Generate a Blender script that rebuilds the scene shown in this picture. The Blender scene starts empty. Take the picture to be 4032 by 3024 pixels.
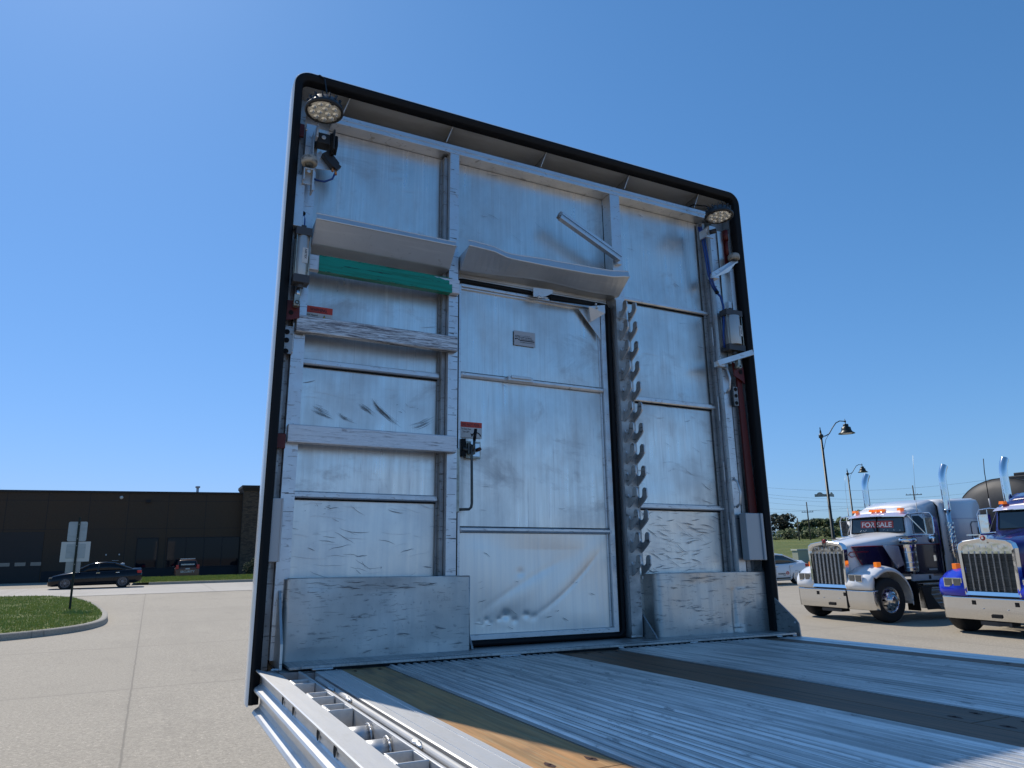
import bpy, bmesh, math, random
from mathutils import Vector, Matrix
random.seed(7)
R = math.radians
sc = bpy.context.scene
col = sc.collection
# ------------------------------------------------------------------ camera
EYE = 1.81
cam_d = bpy.data.cameras.new("camera"); cam = bpy.data.objects.new("camera", cam_d); col.objects.link(cam)
Wm = [[0.8962538, 0.0795624, 0.4363473], [-0.4429442, 0.2115924, 0.8712227], [-0.0230112, -0.9741142, 0.2248822]]
cam.matrix_world = Matrix(((Wm[0][0], -Wm[0][1], -Wm[0][2], 0), (Wm[1][0], -Wm[1][1], -Wm[1][2], 0),
                           (Wm[2][0], -Wm[2][1], -Wm[2][2], EYE), (0, 0, 0, 1)))
cam_d.sensor_width = 36; cam_d.lens = 24.955; cam_d.clip_start = 0.05; cam_d.clip_end = 3000
sc.camera = cam
# ------------------------------------------------------------------ sky and sun
SUN = Vector((-0.14517, 0.62168, 0.7697)).normalized()
world = bpy.data.worlds.new("World"); sc.world = world; world.use_nodes = True
wn = world.node_tree; wn.nodes.clear()
sky = wn.nodes.new('ShaderNodeTexSky'); sky.sky_type = 'NISHITA'; sky.sun_disc = False
sky.sun_elevation = R(50.3); sky.sun_rotation = R(-13.1); sky.air_density = 1.0; sky.dust_density = 0.3; sky.ozone_density = 3.0
bg = wn.nodes.new('ShaderNodeBackground'); bg.inputs[1].default_value = 0.10
wo = wn.nodes.new('ShaderNodeOutputWorld')
def vm(op, a, *bs):
    q = wn.nodes.new('ShaderNodeVectorMath'); q.operation = op; wn.links.new(a, q.inputs[0])
    for i, v in enumerate(bs):
        if isinstance(v, tuple): q.inputs[i + 1].default_value = v
        else: wn.links.new(v, q.inputs[i + 1])
    return q.outputs[0]
SS = 0.10   # camera-like response of the clear sky: deeper blue overhead, no blown-out horizon
c0 = vm('MULTIPLY', sky.outputs[0], (0.70 * SS, 1.40 * SS, 1.74 * SS))
den = vm('MULTIPLY_ADD', c0, (0.80, 0.86, 0.36), (1, 1, 1))
out = vm('MULTIPLY', vm('DIVIDE', c0, den), (1 / SS, 1 / SS, 1 / SS))
wn.links.new(out, bg.inputs[0]); wn.links.new(bg.outputs[0], wo.inputs[0])
sd = bpy.data.lights.new("sun", 'SUN'); sd.energy = 3.9; sd.angle = R(0.53); sd.color = (1.0, 0.93, 0.83)
so = bpy.data.objects.new("sun", sd); col.objects.link(so); so.rotation_euler = SUN.to_track_quat('Z', 'Y').to_euler(); so.location = (0, 0, 30)
sc.view_settings.view_transform = 'Standard'; sc.view_settings.look = 'None'; sc.view_settings.gamma = 1.0
sc.view_settings.exposure = 0.0
sc.cycles.max_bounces = 8; sc.cycles.glossy_bounces = 5; sc.cycles.diffuse_bounces = 4
sc.cycles.sample_clamp_indirect = 6.0; sc.cycles.caustics_reflective = False

# ground plane of the yard (very slightly tilted)
GX, GY = -0.0089048, 0.0021392
def gz(x, y): return GX * x + GY * y
# trailer frame: x from the left edge, y ahead of the viewer, z above the deck
MT = Matrix(((0.9997560, 0, 0.0220899, 0), (-0.0003912, 0.9998432, 0.0177032, 0), (-0.0220865, -0.0177075, 0.9995992, 0), (0, 0, 0, 1)))
MTW = Matrix.Translation((0, 0, EYE)) @ MT @ Matrix.Translation((0.40, 0, -0.356))

# ------------------------------------------------------------------ materials
def nt(name):
    m = bpy.data.materials.new(name); m.use_nodes = True; n = m.node_tree
    return m, n, n.nodes['Principled BSDF']
def mathn(n, op, a, b=None, clamp=False):
    q = n.nodes.new('ShaderNodeMath'); q.operation = op; q.use_clamp = clamp
    for i, v in enumerate((a, b)):
        if v is None: continue
        if isinstance(v, (int, float)): q.inputs[i].default_value = v
        else: n.links.new(v, q.inputs[i])
    return q.outputs[0]
def mixc(n, f, a, b):
    q = n.nodes.new('ShaderNodeMix'); q.data_type = 'RGBA'
    n.links.new(f, q.inputs[0])
    for i, v in ((6, a), (7, b)):
        if isinstance(v, tuple): q.inputs[i].default_value = (*v, 1)
        else: n.links.new(v, q.inputs[i])
    return q.outputs[2]
def mixf(n, f, a, b):
    q = n.nodes.new('ShaderNodeMix'); q.data_type = 'FLOAT'
    n.links.new(f, q.inputs[0])
    for i, v in ((2, a), (3, b)):
        if isinstance(v, (int, float)): q.inputs[i].default_value = v
        else: n.links.new(v, q.inputs[i])
    return q.outputs[0]
def noise(n, sc3, detail=4, rough=0.55, loc=(0, 0, 0), dist=0.0, rot=(0, 0, 0), kind='noise'):
    tc = n.nodes.get('TC') or n.nodes.new('ShaderNodeTexCoord'); tc.name = 'TC'
    mp = n.nodes.new('ShaderNodeMapping'); mp.inputs['Scale'].default_value = sc3; mp.inputs['Location'].default_value = loc
    mp.inputs['Rotation'].default_value = rot
    n.links.new(tc.outputs['Object'], mp.inputs[0])
    if kind == 'noise':
        t = n.nodes.new('ShaderNodeTexNoise'); t.inputs['Scale'].default_value = 1; t.inputs['Detail'].default_value = detail
        t.inputs['Roughness'].default_value = rough; t.inputs['Distortion'].default_value = dist
        n.links.new(mp.outputs[0], t.inputs['Vector']); return t.outputs['Fac']
    t = n.nodes.new('ShaderNodeTexVoronoi'); t.inputs['Scale'].default_value = 1
    n.links.new(mp.outputs[0], t.inputs['Vector']); return t.outputs['Distance']
def rng(n, v, lo, hi, a=0.0, b=1.0):
    q = n.nodes.new('ShaderNodeMapRange'); q.inputs[1].default_value = lo; q.inputs[2].default_value = hi
    q.inputs[3].default_value = a; q.inputs[4].default_value = b; n.links.new(v, q.inputs[0]); return q.outputs[0]
def pbr(name, base, rough=0.5, metal=0.0, layers=(), bumps=(), coat=0.0, emit=None, spec=None, aniso=0.0):
    """layers: (scale3, lo, hi, colour, strength, rough2, metal2, opts)"""
    m, n, b = nt(name)
    c, r, mt = tuple(base), rough, metal
    b.inputs['Base Color'].default_value = (*base, 1); b.inputs['Roughness'].default_value = rough; b.inputs['Metallic'].default_value = metal
    for L in layers:
        s3, lo, hi, c2, st, r2, m2 = L[:7]; op = L[7] if len(L) > 7 else {}
        f = rng(n, noise(n, s3, **op), lo, hi, 0, st)
        if c2 is not None: c = mixc(n, f, c, tuple(c2))
        if r2 is not None: r = mixf(n, f, r, r2)
        if m2 is not None: mt = mixf(n, f, mt, m2)
    if not isinstance(c, tuple): n.links.new(c, b.inputs['Base Color'])
    if not isinstance(r, (int, float)): n.links.new(r, b.inputs['Roughness'])
    if not isinstance(mt, (int, float)): n.links.new(mt, b.inputs['Metallic'])
    prev = None
    for B in bumps:
        s3, st, dist = B[:3]; op = B[3] if len(B) > 3 else {}
        q = n.nodes.new('ShaderNodeBump'); q.inputs['Strength'].default_value = st; q.inputs['Distance'].default_value = dist
        n.links.new(noise(n, s3, **op), q.inputs['Height'])
        if prev: n.links.new(prev, q.inputs['Normal'])
        prev = q.outputs[0]
    if prev: n.links.new(prev, b.inputs['Normal'])
    if coat: b.inputs['Coat Weight'].default_value = coat; b.inputs['Coat Roughness'].default_value = 0.06
    if emit: b.inputs['Emission Color'].default_value = (*emit[:3], 1); b.inputs['Emission Strength'].default_value = emit[3]
    if spec is not None: b.inputs['Specular IOR Level'].default_value = spec
    return m
M = {}
DIRT = (0.10, 0.095, 0.09)
M['panel'] = pbr('sheet_aluminium', (0.86, 0.83, 0.78), 0.27, 0.93, layers=(
    ((45, 6, 1.6), 0.35, 0.75, (0.70, 0.68, 0.64), 0.85, 0.38, None, dict(detail=6)),
    ((190, 20, 2.2), 0.54, 0.70, (0.96, 0.95, 0.92), 0.6, 0.46, 0.75, dict(detail=5)),
    ((3.4, 3, 2.2), 0.44, 0.66, (0.50, 0.50, 0.49), 0.65, 0.44, 0.85, dict(detail=6, rough=.6)),
    ((2.2, 3, 4.5), 0.56, 0.72, (0.34, 0.335, 0.33), 0.55, 0.5, 0.6, dict(detail=7, rough=.7, loc=(5, 0, 2), dist=.6)),
    ((70, 20, 3.0), 0.60, 0.72, (0.45, 0.45, 0.45), 0.4, 0.5, 0.7, dict(detail=6, rough=.6, loc=(3, 0, 1))),
    ), bumps=(((2.0, 2, 2.4), 0.30, 0.010, dict(detail=2)), ((200, 30, 6), 0.05, 0.001, dict(detail=3))))
M['panel_low'] = pbr('scuffed_sheet_aluminium', (0.88, 0.83, 0.76), 0.32, 0.80, layers=(
    ((50, 6, 2.5), 0.35, 0.75, (0.72, 0.71, 0.69), 0.7, 0.40, None, dict(detail=6)),
    ((5, 4, 4), 0.46, 0.70, (0.60, 0.60, 0.60), 0.45, 0.46, 0.8, dict(detail=7, rough=.65)),
    ((60, 20, 70), 0.63, 0.69, (0.36, 0.36, 0.37), 0.55, 0.55, 0.5, dict(detail=9, rough=.75, dist=2.0)),
    ), bumps=(((2.4, 2, 2.8), 0.30, 0.012, dict(detail=2)), ((80, 30, 80), 0.08, 0.001, dict(detail=5))))
M['door_low'] = pbr('dented_door_aluminium', (0.88, 0.84, 0.78), 0.34, 0.84, layers=(
    ((60, 6, 2.0), 0.35, 0.75, (0.74, 0.73, 0.71), 0.7, 0.36, None, dict(detail=6)),
    ((200, 20, 3), 0.55, 0.70, (0.92, 0.90, 0.87), 0.5, 0.45, 0.75, dict(detail=5)),), bumps=(((200, 30, 6), 0.04, 0.001, dict(detail=3)),))
M['beam'] = pbr('milled_aluminium', (0.70, 0.71, 0.72), 0.38, 0.88, layers=(
    ((30, 30, 90), 0.60, 0.66, (0.30, 0.29, 0.28), 0.6, 0.6, 0.4, dict(detail=6, dist=1.0)),
    ((14, 14, 14), 0.4, 0.7, (0.58, 0.585, 0.6), 0.6, 0.48, None, dict(detail=5)),
    ), bumps=(((120, 120, 14), 0.08, 0.001, dict(detail=3)),))
M['rackgrey'] = pbr('flame_cut_aluminium', (0.50, 0.50, 0.49), 0.48, 0.6, layers=(((14, 14, 14), 0.4, 0.7, (0.28, 0.28, 0.275), 0.8, 0.6, None, dict(detail=6)), ((20, 20, 60), 0.58, 0.66, (0.12, 0.11, 0.10), 0.75, 0.7, 0.3, dict(detail=6)),))
M['dull'] = pbr('dull_grey_aluminium', (0.40, 0.40, 0.40), 0.48, 0.8, layers=(
    ((12, 12, 12), 0.4, 0.7, (0.26, 0.26, 0.26), 0.7, 0.6, None, dict(detail=6)),
    ((26, 26, 110), 0.58, 0.66, (0.10, 0.09, 0.08), 0.7, 0.7, 0.3, dict(detail=6)),))
M['shelf'] = pbr('bent_sheet_aluminium', (0.66, 0.665, 0.665), 0.42, 0.80, layers=(
    ((8, 8, 8), 0.4, 0.7, (0.54, 0.545, 0.55), 0.6, 0.5, None, dict(detail=6)),
    ((5, 60, 60), 0.55, 0.70, (0.78, 0.78, 0.78), 0.4, 0.5, None, dict(detail=6)),
    ((40, 40, 40), 0.64, 0.70, (0.36, 0.36, 0.36), 0.4, 0.6, None, dict(detail=7)),), bumps=(((3, 3, 3), 0.3, 0.01, dict(detail=2)),))
M['worn'] = pbr('scraped_aluminium', (0.70, 0.70, 0.70), 0.46, 0.6, layers=(
    ((7, 60, 150), 0.44, 0.56, (0.11, 0.115, 0.14), 0.92, 0.65, 0.2, dict(detail=9, rough=.72, dist=.8)),
    ((30, 60, 330), 0.55, 0.66, (0.82, 0.82, 0.83), 0.8, 0.5, 0.6, dict(detail=6)),), bumps=(((12, 60, 260), 0.3, 0.002, dict(detail=6)),))
M['worn2'] = pbr('lightly_scraped_aluminium', (0.70, 0.70, 0.71), 0.46, 0.65, layers=(
    ((9, 60, 150), 0.52, 0.66, (0.20, 0.20, 0.22), 0.75, 0.65, 0.2, dict(detail=9, rough=.72, dist=.8)),
    ((30, 60, 260), 0.55, 0.66, (0.82, 0.82, 0.83), 0.8, 0.5, 0.6, dict(detail=6)),), bumps=(((12, 60, 260), 0.3, 0.002, dict(detail=6)),))
M['box'] = pbr('battered_box_aluminium', (0.60, 0.59, 0.565), 0.36, 0.80, layers=(
    ((6, 6, 5), 0.4, 0.7, (0.47, 0.465, 0.45), 0.7, 0.50, None, dict(detail=6)),
    ((30, 20, 3), 0.48, 0.66, (0.50, 0.50, 0.49), 0.5, 0.5, None, dict(detail=4)),
    ((9, 20, 75), 0.585, 0.66, (0.17, 0.16, 0.15), 0.75, 0.65, 0.3, dict(detail=9, rough=.7, dist=.6)),
    ((60, 20, 60), 0.62, 0.70, (0.34, 0.33, 0.33), 0.5, 0.6, 0.5, dict(detail=7)),), bumps=(((5, 5, 5), 0.35, 0.012, dict(detail=2)), ((60, 60, 60), 0.1, 0.001, dict(detail=5))))
M['deckalu'] = pbr('deck_aluminium', (0.56, 0.555, 0.54), 0.36, 0.85, layers=(
    ((90, 0.9, 10), 0.42, 0.66, (0.40, 0.405, 0.41), 0.8, 0.5, None, dict(detail=6)),
    ((160, 3.0, 40), 0.60, 0.67, (0.20, 0.20, 0.195), 0.6, 0.6, 0.4, dict(detail=7, rough=.65)),
    ((5, 0.9, 4), 0.48, 0.70, (0.24, 0.24, 0.235), 0.65, 0.55, 0.6, dict(detail=7, rough=.65)),
    ((18, 2.2, 4), 0.64, 0.70, (0.06, 0.06, 0.06), 0.8, 0.7, 0.2, dict(detail=8, rough=.75, dist=.5)),), bumps=(((220, 4, 40), 0.12, 0.001, dict(detail=3)),))
M['decktooth'] = pbr('knurled_deck_aluminium', (0.86, 0.85, 0.83), 0.42, 0.75, layers=(
    ((220, 1.6, 30), 0.45, 0.60, (0.42, 0.42, 0.41), 0.75, 0.5, 0.6, dict(detail=5)),
    ((5, 0.9, 4), 0.48, 0.70, (0.34, 0.34, 0.335), 0.6, 0.55, 0.6, dict(detail=7, rough=.65)),
    ((90, 9, 30), 0.58, 0.66, (0.22, 0.22, 0.215), 0.6, 0.65, 0.4, dict(detail=7, rough=.7)),), bumps=(((8, 170, 8), 0.25, 0.0015, dict(detail=1)),))
M['rail'] = pbr('bright_rail_aluminium', (0.76, 0.75, 0.73), 0.40, 0.62, layers=(
    ((60, 5, 60), 0.40, 0.75, (0.58, 0.58, 0.575), 0.7, 0.5, None, dict(detail=6)),
    ((14, 4, 30), 0.52, 0.70, (0.44, 0.44, 0.43), 0.6, 0.5, 0.6, dict(detail=8, rough=.7)),
    ((90, 40, 90), 0.63, 0.70, (0.30, 0.29, 0.27), 0.5, 0.6, 0.4, dict(detail=8, rough=.7)),), bumps=(((200, 20, 200), 0.1, 0.001, dict(detail=4)),))
M['weld'] = pbr('weld_bead', (0.62, 0.62, 0.62), 0.42, 0.85, bumps=(((260, 260, 90), 0.9, 0.003, dict(detail=3)),))
M['rubber'] = pbr('black_rubber', (0.004, 0.004, 0.005), 0.55, layers=(((14, 14, 3), 0.45, 0.7, (0.012, 0.012, 0.014), 0.7, 0.7, None, dict(detail=6)),), spec=0.25)
M['blackplastic'] = pbr('black_plastic', (0.018, 0.018, 0.020), 0.5)
M['skin'] = pbr('white_outer_skin', (0.85, 0.86, 0.85), 0.25, 0.0, layers=(((4, 4, 2), 0.45, 0.7, (0.5, 0.5, 0.49), 0.5, 0.35, None),), coat=0.3)
M['cavity'] = pbr('brushed_hood_aluminium', (0.84, 0.88, 0.93), 0.38, 0.5, layers=(((2.5, 8, 8), 0.45, 0.72, (0.52, 0.52, 0.51), 0.7, 0.5, None, dict(detail=5)),), bumps=(((1.5, 5, 5), 0.2, 0.01),))
M['red'] = pbr('dark_red_paint', (0.11, 0.008, 0.006), 0.5, layers=(((30, 30, 30), 0.55, 0.7, (0.07, 0.01, 0.01), 0.6, None, None),))
M['stickred'] = pbr('sticker_red', (0.62, 0.06, 0.035), 0.5)
M['stickwhite'] = pbr('sticker_white', (0.62, 0.62, 0.60), 0.5, layers=(((30, 30, 30), 0.5, 0.7, (0.5, 0.5, 0.49), 0.6, None, None),))
M['stickgrey'] = pbr('sticker_grey', (0.46, 0.48, 0.51), 0.45)
M['ink'] = pbr('printing_ink', (0.012, 0.012, 0.02), 0.5)
M['yellow'] = pbr('warning_yellow', (0.75, 0.55, 0.03), 0.5)
M['green'] = pbr('green_tape', (0.0, 0.27, 0.19), 0.38, layers=(
    ((3, 20, 70), 0.45, 0.62, (0.0, 0.17, 0.105), 0.8, 0.5, None, dict(detail=5)),
    ((14, 40, 130), 0.58, 0.66, (0.005, 0.05, 0.035), 0.85, 0.6, None, dict(detail=8, rough=.75, dist=1.0)),), bumps=(((10, 20, 80), 0.3, 0.002),))
M['zinc'] = pbr('zinc_plated_steel', (0.42, 0.43, 0.38), 0.42, 0.8, layers=(((30, 30, 30), 0.45, 0.7, (0.24, 0.24, 0.21), 0.7, 0.55, None),))
M['darksteel'] = pbr('oily_dark_steel', (0.07, 0.075, 0.075), 0.42, 0.6, layers=(((40, 40, 40), 0.45, 0.7, (0.15, 0.15, 0.13), 0.6, 0.5, None),))
M['cylbody'] = pbr('air_cylinder_tube', (0.52, 0.51, 0.49), 0.38, 0.6)
M['cylcap'] = pbr('air_cylinder_cap', (0.055, 0.055, 0.06), 0.5)
M['blue'] = pbr('blue_air_hose', (0.01, 0.055, 0.26), 0.4)
M['rollerrub'] = pbr('grey_roller_tyre', (0.40, 0.38, 0.34), 0.7, layers=(((30, 30, 60), 0.5, 0.65, (0.06, 0.055, 0.05), 0.85, None, None, dict(detail=6)),))
M['lens'] = pbr('lamp_lens_plastic', (1.0, 0.98, 0.90), 0.35)
M['led'] = pbr('lamp_led_dome', (0.95, 0.93, 0.85), 0.22, 0.7)
M['copper'] = pbr('brass_fitting', (0.45, 0.20, 0.09), 0.4, 0.8)
M['whitebox'] = pbr('white_powder_coat', (0.46, 0.47, 0.48), 0.4, 0.1)
M['wood'] = pbr('sunlit_deck_timber', (0.56, 0.29, 0.11), 0.55, layers=(  # lighter timber copy: sunlight painted into the left strip
    ((55, 2.2, 10), 0.42, 0.62, (0.27, 0.165, 0.065), 0.85, None, None, dict(detail=9, rough=.65, dist=.4)),
    ((150, 5, 30), 0.52, 0.68, (0.45, 0.35, 0.19), 0.7, None, None, dict(detail=6)),
    ((9, 3, 5), 0.54, 0.70, (0.11, 0.075, 0.04), 0.75, 0.5, None, dict(detail=7)),), bumps=(((120, 4, 30), 0.35, 0.002, dict(detail=6)),))
M['wood_shaded'] = pbr('shaded_deck_timber', (0.22, 0.105, 0.05), 0.6, layers=(  # darker timber copy: shade painted into the centre and right strips
    ((55, 2.2, 10), 0.42, 0.62, (0.09, 0.052, 0.027), 0.85, None, None, dict(detail=9, rough=.65, dist=.4)),
    ((9, 2, 5), 0.54, 0.70, (0.05, 0.045, 0.035), 0.8, 0.5, None, dict(detail=7)),), bumps=(((120, 4, 30), 0.35, 0.002, dict(detail=6)),))
M['rust'] = pbr('rusty_screw', (0.06, 0.025, 0.018), 0.8)
M['black'] = pbr('dark_gap', (0.004, 0.004, 0.005), 0.9)
# vehicles and yard
M['chrome'] = pbr('chrome', (0.80, 0.81, 0.82), 0.10, 1.0, bumps=(((2.5, 2.5, 3), 0.25, 0.02, dict(detail=2)),))
M['steelbright'] = pbr('polished_steel', (0.62, 0.63, 0.64), 0.24, 1.0)
M['tyre'] = pbr('tyre_rubber', (0.014, 0.014, 0.015), 0.75)
M['rim'] = pbr('polished_wheel', (0.62, 0.62, 0.64), 0.2, 1.0)
M['rimdark'] = pbr('grey_alloy_wheel', (0.16, 0.16, 0.18), 0.3, 0.9)
M['amber'] = pbr('amber_lens', (0.95, 0.22, 0.02), 0.2, emit=(1.0, 0.22, 0.02, 0.35))
M['redlens'] = pbr('red_lens', (0.45, 0.01, 0.015), 0.15)
M['headlens'] = pbr('headlight_lens', (0.16, 0.16, 0.15), 0.08, 0.3)
M['glass'] = pbr('tinted_glass', (0.012, 0.022, 0.028), 0.04, 0.0, spec=0.8)
M['darkglass'] = pbr('dark_window', (0.003, 0.005, 0.008), 0.04, 0.0, spec=0.35)
M['winglass'] = pbr('shop_window_glass', (0.002, 0.006, 0.012), 0.03, 0.0, spec=0.22)
M['pwhite'] = pbr('white_truck_paint', (0.83, 0.83, 0.83), 0.3, coat=0.6)
M['pnavy'] = pbr('navy_truck_paint', (0.010, 0.006, 0.035), 0.25, coat=0.7)
M['pblue'] = pbr('royal_blue_paint', (0.006, 0.025, 0.55), 0.25, coat=0.7)
M['pblue2'] = pbr('deep_blue_paint', (0.012, 0.010, 0.13), 0.25, coat=0.7)
M['lilac'] = pbr('pale_visor_paint', (0.42, 0.45, 0.62), 0.3, coat=0.5)
M['stripe'] = pbr('red_stripe', (0.32, 0.01, 0.02), 0.4)
M['grille'] = pbr('grille_mesh', (0.025, 0.025, 0.022), 0.6, layers=(((2, 2, 160), 0.5, 0.55, (0.10, 0.10, 0.09), 0.8, None, None, dict(detail=0)),))
M['carwhite'] = pbr('white_car_paint', (0.82, 0.82, 0.82), 0.28, coat=0.7)
M['carblack'] = pbr('black_car_paint', (0.003, 0.003, 0.006), 0.12, coat=0.0, spec=0.4)
M['carsuv'] = pbr('maroon_car_paint', (0.12, 0.045, 0.03), 0.35, coat=0.4)
M['tankdark'] = pbr('dark_tank_shell', (0.022, 0.022, 0.022), 0.6, 0.0, layers=(((1.2, 1.2, 1.2), 0.42, 0.68, (0.060, 0.058, 0.055), 0.8, 0.55, None, dict(detail=5)),))
M['lampgreen'] = pbr('dark_green_lamp_paint', (0.008, 0.014, 0.012), 0.4, 0.2)
M['signgrey'] = pbr('grey_sign_back', (0.36, 0.40, 0.42), 0.45, 0.4, layers=(((3, 3, 8), 0.45, 0.7, (0.26, 0.29, 0.30), 0.6, None, None),))
M['signpale'] = pbr('pale_sign_frame', (0.55, 0.56, 0.56), 0.5)
M['signgreen'] = pbr('weathered_street_sign', (0.15, 0.20, 0.19), 0.5, layers=(((6, 6, 6), 0.5, 0.6, (0.24, 0.27, 0.26), 0.8, None, None),))
M['bbrown'] = pbr('brown_wall_panel', (0.060, 0.036, 0.020), 0.85, layers=(((0.35, 0.35, 0.2), 0.4, 0.7, (0.046, 0.033, 0.024), 0.8, None, None), ((9, 9, 9), 0.4, 0.7, (0.07, 0.05, 0.034), 0.4, None, None)))
M['bdark'] = pbr('dark_base_wall', (0.014, 0.014, 0.018), 0.8)
M['bcap'] = pbr('dark_parapet_cap', (0.015, 0.012, 0.010), 0.7)
M['bstone'] = pbr('stacked_stone', (0.085, 0.058, 0.038), 0.9, layers=(((2.2, 2.2, 9), 0.42, 0.6, (0.035, 0.026, 0.02), 0.85, None, None, dict(detail=3)), ((5, 5, 16), 0.5, 0.62, (0.13, 0.09, 0.06), 0.7, None, None)))
M['garage'] = pbr('dark_garage_door', (0.026, 0.021, 0.019), 0.7)
M['timberpole'] = pbr('utility_pole_wood', (0.10, 0.085, 0.07), 0.9)
M['wire'] = pbr('power_wire', (0.10, 0.11, 0.12), 0.6)
M['utilbox'] = pbr('beige_cabinet_paint', (0.36, 0.37, 0.29), 0.6)
M['leaf'] = pbr('tree_foliage', (0.11, 0.145, 0.035), 0.75, layers=(((0.5, 0.5, 0.5), 0.40, 0.62, (0.035, 0.055, 0.018), 0.9, None, None, dict(detail=5)),))
M['leafdark'] = pbr('dark_tree_foliage', (0.016, 0.024, 0.012), 0.8, layers=(((0.6, 0.6, 0.6), 0.40, 0.62, (0.03, 0.042, 0.018), 0.9, None, None, dict(detail=5)),))
M['leafbush'] = pbr('bush_foliage', (0.055, 0.065, 0.025), 0.8)
M['bark'] = pbr('tree_bark', (0.05, 0.04, 0.03), 0.9)
M['grassblade'] = pbr('grass_blades', (0.40, 0.41, 0.07), 0.7, layers=(((1.3, 1.3, 1.3), 0.4, 0.65, (0.42, 0.42, 0.08), 0.9, None, None, dict(detail=4)), ((5, 5, 5), 0.5, 0.68, (0.17, 0.23, 0.04), 0.8, None, None)))

# concrete with joints and speckle
def concrete(name, base, alt, jx=None, jy=None, speck=0.5):
    m, n, b = nt(name); b.inputs['Roughness'].default_value = 0.85
    c = tuple(base)
    c = mixc(n, rng(n, noise(n, (0.22, 0.22, 0.22), 6), 0.38, 0.68, 0, 0.75), c, tuple(alt))
    c = mixc(n, rng(n, noise(n, (0.9, 0.35, 0.9), 7, .65, (3, 1, 0)), 0.54, 0.74, 0, 0.45), c, tuple(v * .62 for v in base))
    c = mixc(n, rng(n, noise(n, (30, 30, 30), 6, .9), 0.44, 0.60, 0, speck), c, tuple(v * .50 for v in base))
    c = mixc(n, rng(n, noise(n, (27, 27, 27), 6, .9, (7, 2, 0)), 0.56, 0.66, 0, speck * 1.3), c, tuple(min(1, v * 1.75) for v in base))
    c = mixc(n, rng(n, noise(n, (0.5, 0.06, 0.5), 5, .6, (9, 4, 0)), 0.56, 0.70, 0, 0.30), c, tuple(v * .60 for v in base))
    c = mixc(n, rng(n, noise(n, (1.6, 1.6, 1.6), 6, .7, (2, 8, 0), 1.5), 0.64, 0.72, 0, 0.45), c, tuple(v * .50 for v in base))
    tc = n.nodes['TC']; sp = n.nodes.new('ShaderNodeSeparateXYZ'); n.links.new(tc.outputs['Object'], sp.inputs[0])
    if jx and jy:
        cell = n.nodes.new('ShaderNodeCombineXYZ'); wn_ = n.nodes.new('ShaderNodeTexWhiteNoise'); wn_.noise_dimensions = '2D'
        for ax, (off, per) in ((0, jx), (1, jy)): n.links.new(mathn(n, 'FLOOR', mathn(n, 'DIVIDE', mathn(n, 'SUBTRACT', sp.outputs[ax], off), per)), cell.inputs[ax])
        n.links.new(cell.outputs[0], wn_.inputs['Vector']); c = mixc(n, rng(n, wn_.outputs['Value'], 0, 1, 0, 0.22), c, tuple(v * .72 for v in base))
    wob = mathn(n, 'MULTIPLY', mathn(n, 'SUBTRACT', noise(n, (3, 3, 3), 3), 0.5), 0.03)
    for ax, J in ((0, jx), (1, jy)):
        if not J: continue
        off, per = J
        v = mathn(n, 'ADD', sp.outputs[ax], wob)
        v = mathn(n, 'MODULO', mathn(n, 'ADD', mathn(n, 'SUBTRACT', v, off), 500 * per), per)
        v = mathn(n, 'MINIMUM', v, mathn(n, 'SUBTRACT', per, v))
        c = mixc(n, rng(n, v, 0.006, 0.016, 0.7, 0.0), c, tuple(x * .35 for x in base))
        c = mixc(n, rng(n, v, 0.0, 0.16, 0.28, 0.0), c, tuple(x * .7 for x in base))
    n.links.new(c, b.inputs['Base Color'])
    q = n.nodes.new('ShaderNodeBump'); q.inputs['Strength'].default_value = 0.5; q.inputs['Distance'].default_value = 0.004
    n.links.new(noise(n, (60, 60, 60), 5, .8), q.inputs['Height']); n.links.new(q.outputs[0], b.inputs['Normal'])
    return m
M['concrete'] = concrete('yard_concrete', (0.45, 0.39, 0.30), (0.39, 0.335, 0.255), (-0.10, 4.6), (1.4, 5.2), 0.75)
M['road'] = concrete('street_concrete', (0.52, 0.475, 0.41), (0.45, 0.41, 0.35), (3.0, 9.0), (44.6, 5.3), 0.3)
M['kerb'] = concrete('kerb_concrete', (0.42, 0.38, 0.315), (0.28, 0.25, 0.20), (0.7, 3.0), (2.3, 3.0), 0.7)
M['grass'] = pbr('lawn', (0.16, 0.19, 0.03), 0.9, layers=(
    ((0.7, 0.5, 0.7), 0.55, 0.68, (0.20, 0.15, 0.07), 0.8, None, None, dict(detail=7, rough=.7)),
    ((1.2, 1.2, 1.2), 0.4, 0.65, (0.20, 0.215, 0.035), 0.85, None, None, dict(detail=6)),
    ((25, 25, 25), 0.45, 0.65, (0.035, 0.055, 0.012), 0.8, None, None, dict(detail=6)),), bumps=(((40, 40, 40), 1.0, 0.05),))
M['field'] = pbr('field_grass', (0.12, 0.155, 0.022), 0.9, layers=(
    ((0.12, 0.12, 0.12), 0.42, 0.65, (0.20, 0.205, 0.04), 0.85, None, None, dict(detail=6)),
    ((2, 2, 2), 0.5, 0.7, (0.05, 0.07, 0.02), 0.8, None, None, dict(detail=6)),), bumps=(((6, 6, 6), 1.0, 0.3),))

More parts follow.
